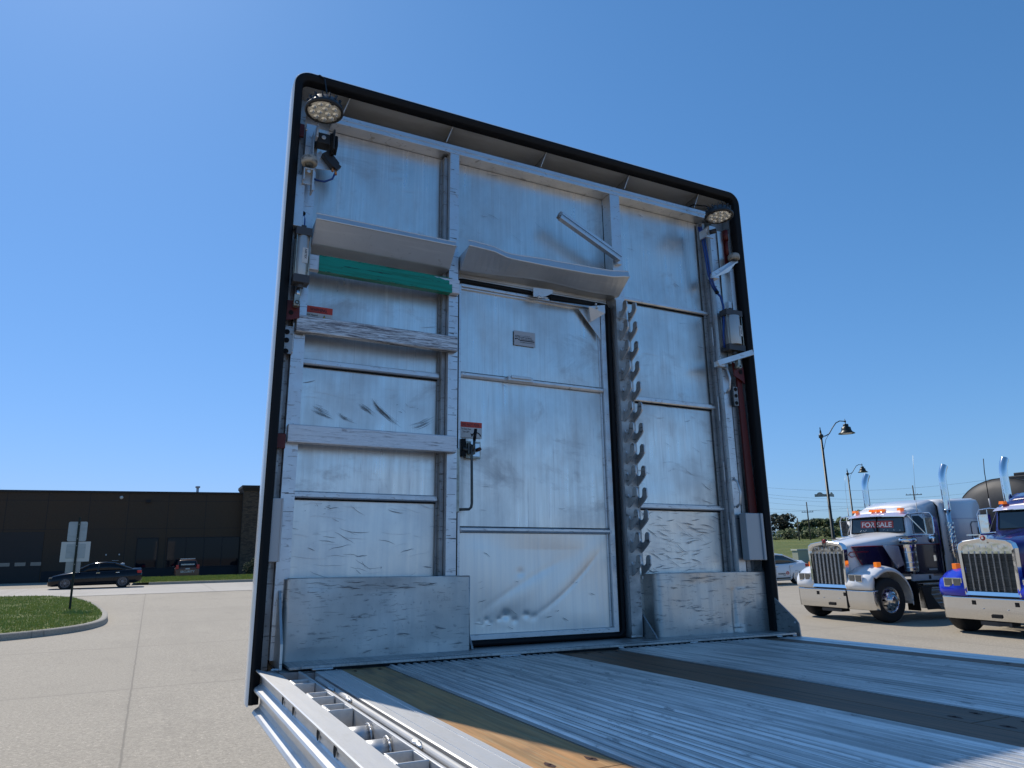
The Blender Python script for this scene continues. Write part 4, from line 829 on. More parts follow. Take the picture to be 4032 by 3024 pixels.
# ------------------------------------------------------------------ flatbed trailer
T0 = (1.3, -3.0, 0.0)
tr = empty('flatbed_trailer', MTW @ Matrix.Translation(T0), 'aluminium flatbed trailer deck with ribbed floor, three timber nailing strips and an open winch rail', 'trailer')
def tb(): return MB(T0)
YB, YF = -9.5, 2.776
def deckstrip(x0, x1, kind):
    """ribbed floor extrusion between two timber strips"""
    b = tb(); bands = []
    if kind == 'wide':
        n = 12; w = (x1 - x0) / n; prof = [(x0, -.003), (x0, 0)]
        for i in range(n):
            a = x0 + w * i
            if i % 6 == 5: prof += [(a + w * .30, 0), (a + w * .34, -.006), (a + w * .42, -.006), (a + w * .46, 0)]
            bs, be = a + w * .52, a + w * .94; prof += [(bs, 0), (bs + .002, .0045)]
            k = 5; cw = (be - bs - .004) / k
            for j in range(k): c = bs + .002 + cw * j; prof += [(c + cw * .12, 0.0052), (c + cw * .62, .0052), (c + cw * .80, .0030)]
            prof += [(be - .001, .0050), (be, 0)]; bands.append((bs, be))
        prof += [(x1, 0), (x1, -.003)]
    vs = [(x, YB, z) for x, z in prof] + [(x, YF, z) for x, z in prof]; n = len(prof)
    for i in range(n - 1):
        xm = (prof[i][0] + prof[i + 1][0]) / 2; inb = any(a - 1e-4 <= xm <= c + 1e-4 for a, c in bands)
        b.add([(prof[i][0], YB, prof[i][1]), (prof[i + 1][0], YB, prof[i + 1][1]), (prof[i + 1][0], YF, prof[i + 1][1]), (prof[i][0], YF, prof[i][1])], [(0, 1, 2, 3)], 1 if inb else 0)
    b.box(x0, x1, YB, YF, -.05, -.030, 0)
    return b.build('floor_extrusion', ['deckalu', 'decktooth'], tr, recalc=False)
deckstrip(.432, .800, 'wide'); deckstrip(.803, 1.164, 'wide'); deckstrip(1.478, 1.880, 'wide'); deckstrip(1.883, 2.303, 'wide')
b = tb(); b.box(1.164, 1.4775, YB, YF, -.09, -.055); b.build('floor_underside', 'deckalu', tr)
def plank(x0, x1, y0, y1, mat='wood'):
    b = tb(); b.box(x0, x1, y0, y1, -.035, -.0015)
    for yy in (y0 + .06, y1 - .06) if y1 - y0 > .4 else ():
        for xx in ((x0 + .035, x1 - .035) if x1 - x0 < .2 else (x0 + .035, x1 - .035)):
            if YB < yy < YF:
                a = random.uniform(0, 6); P = [(xx + random.uniform(.006, .011) * math.cos(a + t), yy + random.uniform(.010, .026) * math.sin(a + t), -.0010) for t in (0, .9, 1.8, 2.7, 3.6, 4.5, 5.4)]
                b.add(P, [tuple(range(7))], 1); b.lathe([(.0045, -.0009), (.0045, .0005), (.0001, .0005)], (xx, yy, 0), (0, 0, 1), 8, 1)
    return b.build('timber_plank', [mat, 'rust'], tr, bevel=.0012)
for a, c in ((YB, -5.2), (-5.197, -1.7), (-1.697, 1.215), (1.218, YF)): plank(.268, .430, a, c, 'wood')
for a, c in ((YB, -4.0), (-3.997, .12), (.123, YF)): plank(1.166, 1.3185, a, c, 'wood_shaded')
for a, c in ((YB, -3.0), (-2.997, 1.12), (1.123, YF)): plank(1.3205, 1.474, a, c, 'wood_shaded')
for a, c in ((YB, -3.0), (-2.997, 1.6), (1.603, YF)): plank(2.306, 2.447, a, c, 'wood_shaded')
for yy in (2.55, 2.0, 1.85, .35):     # extra screw marks
    pass
# left side: sheet, rod, winch rail with pockets
b = tb(); prof = [(.172, -.06), (.172, -.002), (.176, 0), (.196, 0), (.1965, -.0012), (.1985, -.0012), (.199, 0), (.246, 0), (.2465, .0018), (.250, .0018), (.2505, 0), (.2655, 0), (.2655, -.05)]
b.prism([(x, YB, z) for x, z in prof], (0, 2.70 - YB + .076, 0)); b.build('side_plate', 'rail', tr)
b = tb(); b.cyl((.149, YB, -.006), (.149, 2.62, -.006), .0095, 14); b.box(.155, .171, YB, 2.70, -.055, -.05); b.build('tie_rod', 'rail', tr)
b = tb(); b.prism([(.117, YB, -.12), (.117, YB, 0), (.119, YB, .0015), (.123, YB, .0015), (.126, YB, 0), (.126, YB, -.12)], (0, 2.80 - YB, 0)); b.build('inner_rail', 'rail', tr)
b = tb()
prof = [(.050, 0), (.049, .001), (-.010, .001), (-.013, -.001), (-.0125, -.005), (.004, -.008), (.007, -.012), (.007, -.030), (.010, -.032), (.010, -.046), (.006, -.050), (-.004, -.056), (-.012, -.060), (-.016, -.066), (-.015, -.073), (-.009, -.077), (.004, -.079), (.009, -.086), (.011, -.115), (.006, -.128), (-.010, -.137), (-.016, -.146), (-.012, -.153), (.008, -.155), (.016, -.12), (.016, -.02), (.018, -.009), (.050, -.008)]
n = len(prof)
b.add([(x, YB, z) for x, z in prof] + [(x, (2.93 if z < -.004 else 2.72 + .21 * (.05 - x) / .06 if z > -.1 else 2.93), z) for x, z in prof], [(i, (i + 1) % n, n + (i + 1) % n, n + i) for i in range(n)])
b.add([(x, YB, z) for x, z in prof], [tuple(range(n))])
b.build('outer_rail', 'rail', tr)
b = tb()
yh = 2.50
for i in range(42):
    y = 2.50 - .262 * i if i % 2 else 2.42 - .262 * i
    b.lathe([(.0001, 0), (.0125, 0), (.0138, .0008)], (.0058, y, -.032), (-1, 0, 0), 16)
b.build('rail_hole', 'black', tr)
def pocket(y):
    b = tb(); x0, x1, y0, y1, t = .052, .116, y - .045, y + .045, .005
    b.box(x0, x1, y0, y0 + t, -.11, .002); b.box(x0, x1, y1 - t, y1, -.11, .002); b.box(x0, x0 + t, y0 + t, y1 - t, -.11, .002); b.box(x1 - t, x1, y0 + t, y1 - t, -.11, .001)
    o = b.build('stake_pocket', 'rail', tr, bevel=.0015); weld(o, [(x0 - .001, y0 + .003, -.001), (x0 - .001, y1 - .003, -.001)], .0036, T0); return o
for y in (2.54, 2.255, 2.04, 1.455, 1.24, 1.02, .45, .25, .05, -.5, -.7, -.9, -1.5, -1.7): pocket(y)
for y in (1.83, 1.675, .82, .66, -.15, -.32):
    b = tb(); b.cyl((.045, y, -.040), (.117, y, -.040), .030, 20)
    o = b.build('spacer_pipe', 'rail', tr); weld(o, [(.111, y + .033 * math.cos(R(a)), -.040 + .033 * math.sin(R(a))) for a in range(-20, 201, 20)], .0030, T0, .003)
for y in (2.352, 2.136, 1.545, .95, .35, -.3, -1.0): weld(tr, [(.137, y - .026, .000), (.137, y + .026, .000)], .0068, T0, .004)
# right edge and frame under the deck
b = tb(); b.prism([(2.449, YB, -.05), (2.449, YB, 0), (2.50, YB, 0), (2.505, YB, .002), (2.52, YB, .002), (2.525, YB, 0), (2.598, YB, 0), (2.602, YB, -.003), (2.602, YB, -.16), (2.595, YB, -.16), (2.595, YB, -.05)], (0, YF - YB, 0)); b.build('right_rail', 'rail', tr)
b = tb(); b.box(.75, .86, YB, 3.0, -.62, -.095); b.box(1.74, 1.85, YB, 3.0, -.62, -.095)
for i in range(30): y = 2.6 - .4 * i; b.box(.126, 2.595, y, y + .05, -.093, -.052)
b.build('frame_beam', 'deckalu', tr)
for x in (.55, 1.95):
    b = tb(); b.box(x - .06, x + .06, 1.6, 1.74, -1.35, -.095); b.box(x - .13, x + .13, 1.55, 1.79, -1.385, -1.35); b.build('landing_leg', 'darksteel', tr)
for ya in (-7.0, -8.2):
    for x in (.25, 2.1):
        b = tb(); b.lathe([(.2, -.12), (.46, -.13), (.52, -.08), (.52, .08), (.46, .13), (.2, .12)], (x + .12, ya, -.92), (1, 0, 0), 32, 0); b.lathe([(.001, -.05), (.28, -.06), (.3, .06), (.001, .05)], (x + .12, ya, -.92), (1, 0, 0), 24, 1); b.build('wheel', ['tyre', 'rim'], tr)
b = tb(); b.box(.2, 2.4, -7.06, -6.94, -.98, -.86); b.box(.2, 2.4, -8.26, -8.14, -.98, -.86); b.box(.9, 1.7, -8.6, -6.6, -.86, -.62); b.build('axle', 'darksteel', tr)

# ------------------------------------------------------------------ vehicles
def wheel(b, c, r, w, rr_, mt=0, mr=1, axis=(0, 1, 0), holes=10, hub=.05):
    ax = Vector(axis); b.lathe([(rr_, -w * .48), (r * .86, -w * .52), (r * .97, -w * .42), (r, -w * .2), (r, w * .2), (r * .97, w * .42), (r * .86, w * .52), (rr_, w * .48)], c, axis, 36, mt)
def truck(name, X, Y, heading, label, paint, low, group=None, forsale=False):
    g = gz(X, Y); root = empty(name, Matrix.Translation((X, Y, g)) @ Matrix.Rotation(R(heading), 4, 'Z'), label, 'truck', group)
    W_ = (paint == 'pwhite')
    # hood
    def hs(f, wl, zt, zl, crown=.05):
        P = []
        for s in (-1, 1):
            Q = [(f, s * wl, zl), (f, s * wl, zt - .16), (f, s * (wl - .02), zt - .07), (f, s * (wl - .08), zt - .015)]
            P += Q if s == -1 else Q[::-1]
        m = P[:4] + [(f, -wl * .4, zt + crown * .7), (f, 0, zt + crown), (f, wl * .4, zt + crown * .7)] + P[4:]
        return m
    b = MB(); b.loft([hs(.57, .52, 1.80, .86, .05), hs(.2, .56, 1.86, .95, .05), hs(-.5, .70, 1.96, 1.0, .05), hs(-1.1, .82, 2.05, 1.0, .05), hs(-1.30, .86, 2.07, 1.0, .04)], 0)
    hood = b.build('hood', paint, root)
    if W_:
        for s in (-1, 1):
            b = MB()
            def side(f): t = (.57 - f) / 1.87; return .525 + .345 * t ** .9 + .010
            def P(f, z): return (f, s * (side(f) + .004), z)
            pts = [(.38, 1.75), (-.98, 1.77), (-1.30, 1.77), (-1.30, 1.06), (-.55, 1.10), (-.25, 1.30), (0.0, 1.33), (.16, 1.27), (.30, 1.52)]
            b.add([P(f, z) for f, z in pts], [tuple(range(len(pts)))] if s > 0 else [tuple(range(len(pts)))[::-1]]); b.build('navy_panel', 'pnavy', hood, recalc=False)
            b = MB(); Q = [(-1.0, 1.765), (.40, 1.755), (.27, 1.53), (.44, 1.51), (.50, 1.57), (.44, 1.63), (-.05, 1.63)]; b.tube([P(f, z) for f, z in Q[:4]] + [P(f, z) for f, z in Q[4:]], .012, 6); b.tube([P(f, z) for f, z in [(.27, 1.50), (.13, 1.27), (-.05, 1.32), (-.3, 1.28), (-.56, 1.10)]], .010, 6); b.build('red_pinstripe', 'stripe', hood)
    b = MB()
    for s in (-1, 1): b.bar((.2, s * .03, 1.915), (-1.2, s * .03, 2.10), .012, .012)
    b.build('hood_hinge', 'chrome', hood)
    # grille shell
    b = MB(); f0 = .66
    shell = [(-.55, .80), (-.57, 1.70), (-.54, 1.80), (-.44, 1.855), (0, 1.915), (.44, 1.855), (.54, 1.80), (.57, 1.70), (.55, .80)]
    inner = [(-.49, .86), (-.505, 1.66), (-.48, 1.74), (-.40, 1.785), (0, 1.84), (.40, 1.785), (.48, 1.74), (.505, 1.66), (.49, .86)]
    n = len(shell)
    A = [(f0 - .12, l, z) for l, z in shell]; B = [(f0, l, z) for l, z in shell]; Bi = [(f0 + .012, l * .975, z * 1.0 - .012) for l, z in shell]; C = [(f0, l, z) for l, z in inner]; D = [(f0 - .05, l, z) for l, z in inner]
    b.loft([A, B, Bi, C, D], 0, True, False, False)
    b.add([(f0 - .03, l, z) for l, z in [(-.49, 1.60), (-.505, 1.66), (-.48, 1.74), (-.40, 1.785), (0, 1.84), (.40, 1.785), (.48, 1.74), (.505, 1.66), (.49, 1.60)]], [tuple(range(9))], 0)
    gr = b.build('grille_shell', 'chrome', root)
    b = MB(); b.box(f0 - .06, f0 - .045, -.49, .49, .86, 1.62); b.build('grille_mesh', 'grille', gr)
    for k in range(7):
        l = -.36 + .12 * k; b = MB(); b.prism([(f0 - .035, l - .016, .865), (f0 - .035, l + .016, .865), (f0 + .004, l, .865)], (0, 0, .78)); b.prism([(f0 - .035, l - .016, 1.645), (f0 - .035, l + .016, 1.645), (f0 - .02, l, 1.76)], (-.005, 0, 0)); b.build('grille_bar', 'steelbright', gr)
    b = MB(); b.prism([(f0 - .02, -.055, 1.80), (f0 - .02, .055, 1.80), (f0 - .02, .075, 1.86), (f0 - .02, .07, 1.96), (f0 - .02, -.07, 1.96), (f0 - .02, -.075, 1.86)], (.03, 0, 0), 0); b.lathe([(.001, .014), (.045, .014), (.052, 0)], (f0 + .01, 0, 1.905), (1, 0, 0), 18, 1); b.prism([(f0 + .02, -.02, 1.885), (f0 + .02, .02, 1.885), (f0 + .02, .02, 1.92), (f0 + .02, 0, 1.935), (f0 + .02, -.02, 1.92)], (.007, 0, 0), 0); b.build('hood_emblem', ['chrome', 'stripe'], gr)
    # fenders
    for s in (-1, 1):
        b = MB(); ring = []
        def arcp(a, r): return (-.02 + r * math.cos(a), .53 + r * math.sin(a))
        ns = 18; out = []; edge = []
        prof = [(.60, .76), (.62, .86), (.60, .98), (.52, 1.10)]
        for i in range(ns + 1):
            a = R(52 + (190 - 52) * i / ns); prof.append(arcp(a, .745))
        inn_ = []
        rows = []
        for l, dr_, in_ in ((.50, .05, 0), (.80, .04, 0), (1.02, .015, 0), (1.16, -.02, 0), (1.205, -.06, 0)):
            row = []
            for i, (f, z) in enumerate(prof):
                cx2, cz2 = -.02, .53; df, dz = f - cx2, z - cz2; L = math.hypot(df, dz); k = (L + dr_) / L; lw = 1 - .055 * max(0, (5 - i) / 5) * (l > .9)
                row.append((cx2 + df * k, s * l * lw, cz2 + dz * k if i > 0 else z))
            rows.append(row)
        rows.append([(x - (.10 if i < 3 else 0), y * .995, z - (.05 if i > 3 else 0)) for i, (x, y, z) in enumerate(rows[-1])])
        b.loft(rows, 0, False, True, False)
        # front apron between tyre and bumper
        b.prism([(.60, s * .50, .76), (.60, s * .50, 1.12), (.56, s * .52, 1.2)], (0, s * .01, 0))
        fe = b.build('fender', low if not W_ else paint, root, recalc=False, solid=.02)
        b = MB(); b.box(.60, .645, min(s * .60, s * .99), max(s * .60, s * .99), .935, 1.115, 0)
        for l in (.70, .89): b.box(.645, .655, s * l - .075, s * l + .075, .955, 1.095, 1)
        b.build('headlight', ['chrome', 'headlens'], fe, bevel=.01)
        b = MB(); b.box(.05, .19, s * 1.02 - .05, s * 1.02 + .05, 1.265, 1.385); b.box(.06, .18, s * 1.02 - .055, s * 1.02 + .055, 1.24, 1.27, 1); b.build('turn_lamp', ['amber', 'chrome'], fe, bevel=.01)
    # bumper
    b = MB(); zt, zb = .745, .305; N = 24
    def bx(l): t = abs(l) / 1.2; return .635 - .05 * t * t - (.16 * ((t - .93) / .07) ** 2 if t > .93 else 0)
    rows = [[(bx(-1.2 + 2.4 * i / N) - .02, -1.2 + 2.4 * i / N, zt + .004) for i in range(N + 1)], [(bx(-1.2 + 2.4 * i / N), -1.2 + 2.4 * i / N, zt - .008) for i in range(N + 1)], [(bx(-1.2 + 2.4 * i / N) - .001, -1.2 + 2.4 * i / N, zt - .025) for i in range(N + 1)], [(bx(-1.2 + 2.4 * i / N) - .006, -1.2 + 2.4 * i / N, (zt + zb) / 2) for i in range(N + 1)], [(bx(-1.2 + 2.4 * i / N) - .016, -1.2 + 2.4 * i / N, zb + .01) for i in range(N + 1)], [(bx(-1.2 + 2.4 * i / N) - .03, -1.2 + 2.4 * i / N, zb) for i in range(N + 1)]]
    b.loft(rows, 0, False, True, False)
    bp = b.build('bumper', pbr('bumper_chrome', (.74, .74, .74), .16 if W_ else .10, 1.0, bumps=(((1.1, 1.1, 2.2) if not W_ else (.5, .5, .5), .55 if not W_ else .2, .05, dict(detail=1)),)), root, recalc=False, solid=.006)
    for l, z, w2, h2 in ((-.42, .64, .035, .04), (.42, .64, .035, .04), (0, .395, .10, .03)):
        b = MB(); b.box(bx(l) - .01, bx(l) + .014, l - w2, l + w2, z - h2, z + h2); b.build('tow_opening', 'black', bp)
    for l in (-.24, .24): b = MB(); b.sphere((.648, l, .53), .011, 6); b.build('bumper_bolt', 'steelbright', bp)
    if W_: b = MB(); b.box(.618, .652, .468, .474, .31, .74); b.build('bumper_seam', 'black', bp)
    # cab
    b = MB()
    def cs(f, w, z0, z1, wt, cr=.05): return [(f, -w, z0), (f, -w, 2.05), (f, -wt, z1 - .05), (f, -wt + .10, z1), (f, 0, z1 + cr), (f, wt - .10, z1), (f, wt, z1 - .05), (f, w, 2.05), (f, w, z0)]
    b.loft([cs(-1.24, .90, 1.0, 2.10, .86, .0), cs(-1.30, .92, 1.0, 2.54, .84), cs(-1.42, .93, 1.0, 2.66, .84), cs(-1.85, .95, 1.0, 2.74, .86), cs(-2.22, .96, 1.0, 2.74, .88)], 0)
    cab = b.build('cab', paint, root)
    b = MB()
    for s in (-1, 1): b.prism([(-1.232, s * .0, 2.105), (-1.232, s * .80, 2.10), (-1.285, s * .765, 2.51), (-1.285, s * .0, 2.52)], (.010, 0, 0), 0)
    ws = b.build('windscreen', 'glass', cab)
    b = MB(); b.bar((-1.212, 0, 2.10), (-1.270, 0, 2.52), .03, .02, 0)
    for s in (-1, 1):
        b.bar((-1.222, 0, 2.095), (-1.222, s * .82, 2.085), .025, .03); b.bar((-1.222, s * .815, 2.09), (-1.278, s * .78, 2.52), .022, .03)
        b.bar((-1.205, s * .05, 2.10), (-1.235, s * .12 - .06, 2.36), .010, .010)
    b.build('windscreen_frame', 'rubber', cab)
    if forsale:
        b = MB(); b.prism([(-1.2385, -.50, 2.225), (-1.2385, .50, 2.20), (-1.2535, .50, 2.385), (-1.2535, -.50, 2.40)], (.004, 0, 0), 0); sg_ = b.build('sale_sign', pbr('dimmed_sale_sign', (.32, .035, .03), .4), cab)  # red darkened in its colour as if dimmed behind the glass
        b = MB(); sx = -1.229
        b.text('FOR SALE', (sx, -.46, 2.245), (0, 1, -.02), (-.12, 0, 1), .175, wid=.92); b.build('lettering', pbr('sale_sign_letters', (.62, .62, .64), .4), sg_)
        b = MB()
        for i in range(14): l, z = random.uniform(-.7, .7), random.uniform(2.12, 2.17); b.add([(-1.219, l, z), (-1.219, l + random.uniform(.02, .06), z + random.uniform(-.01, .02)), (-1.222, l + .02, z + random.uniform(.01, .03))], [(0, 1, 2)])
        b.build('dashboard_clutter', 'stickgrey', cab)
    # visor and marker lamps
    b = MB(); rows = []
    for f, z in ((-1.30, 2.60), (-1.16, 2.545), (-1.10, 2.505), (-1.10, 2.49), (-1.16, 2.50), (-1.30, 2.53)):
        rows.append([(f - .12 * (abs(l) / .9) ** 3, l, z - .03 * (abs(l) / .9) ** 2) for l in [-.88 + 1.76 * i / 16 for i in range(17)]])
    b.loft(rows[:3], 0, False, True, False); b.loft(rows[2:4], 1, False, True, False); b.loft(rows[3:], 2, False, True, False); b.build('sun_visor', ['lilac', 'chrome', 'rubber'], cab, recalc=False)
    for l in (-.70, -.16, 0, .16, .70):
        b = MB(); zb_ = 2.63; b.prism([(-1.26, l - .055, zb_), (-1.26, l + .055, zb_), (-1.27, l + .045, zb_ + .062), (-1.27, l - .045, zb_ + .062)], (-.13, 0, 0), 0); b.prism([(-1.39, l - .05, zb_), (-1.39, l + .05, zb_), (-1.39, l, zb_ + .06)], (-.10, 0, 0), 1); b.build('marker_lamp', ['amber', 'chrome'], cab)
    for s in (-1, 1):
        b = MB(); b.prism([(-1.42, s * .947, 2.06), (-2.02, s * .955, 2.06), (-2.02, s * .885, 2.46), (-1.95, s * .878, 2.50), (-1.50, s * .868, 2.48)], (0, s * .006, 0)); dn = b.build('door_window', 'darkglass', cab)
        b = MB(); pts = [(-1.36, .948, 1.06), (-1.36, .948, 2.02), (-1.44, .872, 2.53), (-1.98, .880, 2.56), (-2.08, .90, 2.46), (-2.10, .962, 2.0), (-2.10, .962, 1.12), (-2.04, .962, 1.06)]
        b.tube([(f, s * (l + .006), z) for f, l, z in pts], .006, 5, 0, False, True); b.box(-2.02, -1.92, s * .968 - .012, s * .968 + .012, 1.36, 1.50, 1); b.build('door_outline', ['rubber', 'chrome'], cab)
        if W_:
            b = MB(); b.prism([(-1.24, s * .935, 1.06), (-2.215, s * .967, 1.06), (-2.215, s * .967, 1.765), (-1.24, s * .935, 1.765)], (0, s * .004, 0), 0); b.box(-2.21, -1.24, s * .955 - .016, s * .955 + .016, 1.765, 1.782, 1); b.box(-2.0, -1.70, s * .972 - .001, s * .972 + .001, 1.14, 1.18, 2); b.build('navy_panel', ['pnavy', 'stripe', 'stickwhite'], cab)
        # mirror with brackets
        b = MB(); b.box(-1.62, -1.50, s * 1.30 - .10, s * 1.30 + .10, 2.0, 2.43, 0); b.lathe([(.001, 0), (.09, .01), (.10, .04), (.06, .08), (.001, .09)], (-1.5, s * 1.28, 1.90), (-1, 0, 0), 16, 0)
        b.tube([(-1.34, s * .86, 2.53), (-1.46, s * 1.10, 2.56), (-1.50, s * 1.36, 2.54), (-1.50, s * 1.42, 2.44), (-1.50, s * 1.42, 2.06), (-1.48, s * 1.40, 2.0), (-1.30, s * .92, 2.02)], .014, 8, 0); b.bar((-1.34, s * .87, 2.50), (-1.48, s * 1.20, 2.02), .018, .018, 0); b.bar((-1.49, s * 1.18, 2.55), (-1.49, s * 1.20, 2.02), .016, .016, 0)
        b.build('mirror', 'chrome', cab, bevel=.01)
        b = MB(); b.cyl((-1.46, s * 1.06, 2.54), (-1.46, s * 1.07, 2.78), .014, 8, 1); b.tube([(-1.46, s * 1.07, 2.78), (-1.50, s * 1.09, 3.4), (-1.56, s * 1.10, 4.0 if s > 0 else 3.7)], .0035 if W_ else .009, 6, 0); b.build('antenna', ['rubber' if not W_ else 'zinc', 'stickwhite'], cab)
        # air cleaner
        b = MB(); c = (-1.00, s * 1.04, 0); b.lathe([(.001, 1.13), (.155, 1.13), (.165, 1.16), (.165, 1.68), (.175, 1.70), (.175, 1.78)], c, (0, 0, 1), 26, 0); b.lathe([(.12, 1.80), (.20, 1.82), (.215, 1.88), (.20, 1.94), (.10, 1.97), (.001, 1.975)], c, (0, 0, 1), 26, 0)
        for z in (1.22, 1.34, 1.58): b.lathe([(.166, z), (.172, z + .012), (.166, z + .024)], c, (0, 0, 1), 26, 0)
        b.box(-1.25, -.75, s * 1.10 - .16, s * 1.10 + .16, 1.965, 1.985, 0); b.build('air_cleaner', 'chrome', root)
        b = MB(); b.prism([(-.36, s * .82, 1.78), (-.74, s * .95, 1.76), (-.80, s * 1.0, 1.30), (-.62, s * .94, 1.22)], (0, s * .02, 0), 0); b.build('intake_light_panel', 'steelbright', root)
        # stack with heat shield
        b = MB(); sf, sl = -2.385, s * 1.20; b.cyl((sf, sl, .92), (sf, sl, 2.62), .062, 20, 0); b.tube([(sf, sl, 2.60), (sf, sl, 3.30), (sf - .002, sl, 3.42), (sf - .025, sl, 3.53), (sf - .07, sl, 3.63), (sf - .14, sl, 3.74)], [.088, .088, .088, .088, .088, .088], 22, 0, False); b.lathe([(.089, 2.595), (.094, 2.60), (.094, 2.625), (.089, 2.63)], (sf, sl, 0), (0, 0, 1), 22, 0)
        for i in range(14):
            for k in range(10):
                a = 2 * math.pi * (k + .5 * (i % 2)) / 10; b.bar((sf + .088 * math.cos(a), sl + .088 * math.sin(a), 1.55 + i * .055), (sf + .088 * math.cos(a + .3), sl + .088 * math.sin(a + .3), 1.59 + i * .055), .014, .022, 0)
        b.build('exhaust_stack', 'chrome', root)
        b = MB(); b.bar((-2.20, s * .975, 2.40), (-2.27, s * 1.0, 1.0), .022, .022); b.bar((-2.28, s * 1.02, 1.9), (-2.30, s * 1.02, 1.0), .018, .018); b.build('grab_rail', 'chrome', cab)
        # tanks, steps, skirt
        b = MB(); b.box(-2.95, -1.25, s * 1.08 - .13, s * 1.08 + .13, .26, .74, 0)
        for z in (.36, .46, .56, .66): b.box(-2.94, -1.26, s * 1.214 - .006, s * 1.214 + .006, z, z + .03, 0)
        b.box(-2.3, -1.2, s * 1.06 - .10, s * 1.06 + .10, .80, .84, 0); b.prism([(-1.02, s * 1.19, .78), (-1.38, s * 1.19, .78), (-1.32, s * 1.19, .60), (-1.62, s * 1.19, .24), (-1.15, s * 1.19, .24)], (0, s * .035, 0), 1); b.build('fuel_tank', ['steelbright', 'blackplastic'], root, bevel=.01)
        b = MB(); b.box(-3.9, -1.1, s * .93 - .02, s * .93 + .02, .90, 1.055, 0); b.box(-1.75, -1.68, s * .955 - .005, s * .955 + .005, .93, 1.02, 1); b.build('side_skirt', [paint, 'ink'], cab)
    # sleeper
    b = MB()
    def ss(f, w, z0, z1): return [(f, -w, z0), (f, -w, z1 - .16), (f, -w + .05, z1 - .05), (f, -w + .18, z1), (f, 0, z1 + .03), (f, w - .18, z1), (f, w - .05, z1 - .05), (f, w, z1 - .16), (f, w, z0)]
    b.loft([ss(-1.50, .72, 2.60, 2.72), ss(-1.75, .84, 2.5, 2.80), ss(-2.25, .98, 2.4, 2.895)], 0); b.loft([ss(-2.28, 1.06, 1.0, 2.86), ss(-2.36, 1.14, 1.0, 2.90), ss(-3.68, 1.15, 1.0, 2.93), ss(-3.76, 1.11, 1.0, 2.88)], 0)
    sl_ = b.build('sleeper', paint, root)
    for s in (-1, 1):
        b = MB(); b.tube([(-2.255, s * .90, 2.84), (-2.27, s * 1.0, 2.72), (-2.255, s * 1.02, 2.4), (-2.25, s * 1.01, 1.7), (-2.25, s * .99, 1.0)], .020, 8); b.build('cab_gaiter', 'rubber', sl_)
        b = MB(); b.box(-3.56, -3.50, s * 1.150 - .012, s * 1.150 + .012, 1.95, 2.17, 0); b.tube([(-3.25, s * 1.157, 1.74), (-3.25, s * 1.157, 2.25), (-3.30, s * 1.157, 2.31), (-3.72, s * 1.14, 2.31)], .008, 6, 1); b.build('sleeper_hatch', ['darkglass', 'rubber'], sl_)
        b = MB(); b.box(-3.70, -2.40, s * 1.148 - .012, s * 1.148 + .012, 2.395, 2.405); b.build('seam', 'lilac', sl_)
        if W_: b = MB(); b.prism([(-2.36, s * 1.146, 1.02), (-3.68, s * 1.156, 1.02), (-3.68, s * 1.156, 1.765), (-2.36, s * 1.146, 1.765)], (0, s * .004, 0), 0); b.box(-3.68, -2.36, s * 1.15 - .012, s * 1.15 + .012, 1.765, 1.782, 1); b.build('navy_panel', ['pnavy', 'stripe'], sl_)
    # chassis and wheels
    b = MB(); b.box(-6.6, .50, -.43, -.33, .55, .85); b.box(-6.6, .50, .33, .43, .55, .85); b.box(.40, .60, -.9, .9, .60, .80); b.cyl((0, -.95, .5), (0, .95, .5), .07, 10); b.box(-1.2, .3, -.4, .4, .5, 1.6); b.prism([(-5.2, -.45, .95), (-4.2, -.45, .95), (-4.2, .45, .95), (-5.2, .45, .95)], (0, 0, .12)); b.box(.35, .62, -.35, .25, .22, .29); b.build('chassis', 'blackplastic', root)
    for f, ls, wd in ((0, (-1.03, 1.03), .29), (-4.55, (-.90, .90), .58), (-5.9, (-.90, .90), .58)):
        for l in ls:
            s = 1 if l > 0 else -1; b = MB(); c = (f, l, .515); wheel(b, c, .515, wd, .30)
            w_ = b.build('wheel', 'tyre', root)
            b = MB(); o = wd * .46
            b.lathe([(.305, o), (.290, o + .012), (.272, o - .02), (.255, o - .03), (.17, o + (.045 if f == 0 else -.10)), (.13, o + (.055 if f == 0 else -.09)), (.12, o + (.11 if f == 0 else -.02)), (.075, o + (.13 if f == 0 else .0)), (.001, o + (.135 if f == 0 else .01))], c, (0, s, 0), 30, 0)
            for k in range(10):
                a = 2 * math.pi * k / 10; p = Vector(c) + Vector((math.cos(a) * .215, s * (o + .015), math.sin(a) * .215)); b.lathe([(.0001, .006), (.024, .006)], p, (0, s, 0), 12, 1)
                p2 = Vector(c) + Vector((math.cos(a + .3) * .145, s * (o + .05), math.sin(a + .3) * .145))
                if f == 0: b.cyl(p2, p2 + Vector((0, s * .03, 0)), .014, 6, 0)
            b.build('rim', ['rim', 'black'], w_)
    for s in (-1, 1): b = MB(); b.box(-.98, -.94, s * 1.0 - .16, s * 1.0 + .16, .22, .9); b.build('mud_flap', 'rubber', root)
    return root
truck('conventional_truck', 15.83, 12.90, 176.5, 'white and navy long-nosed truck with a red FOR SALE sign in its windscreen', 'pwhite', 'pwhite', 'long-nosed trucks parked in a row', True)
truck('conventional_truck', 15.60, 8.86, 178.2, 'royal blue long-nosed truck with chrome bumper at the right edge, nearest the deck', 'pblue2', 'pblue', 'long-nosed trucks parked in a row')

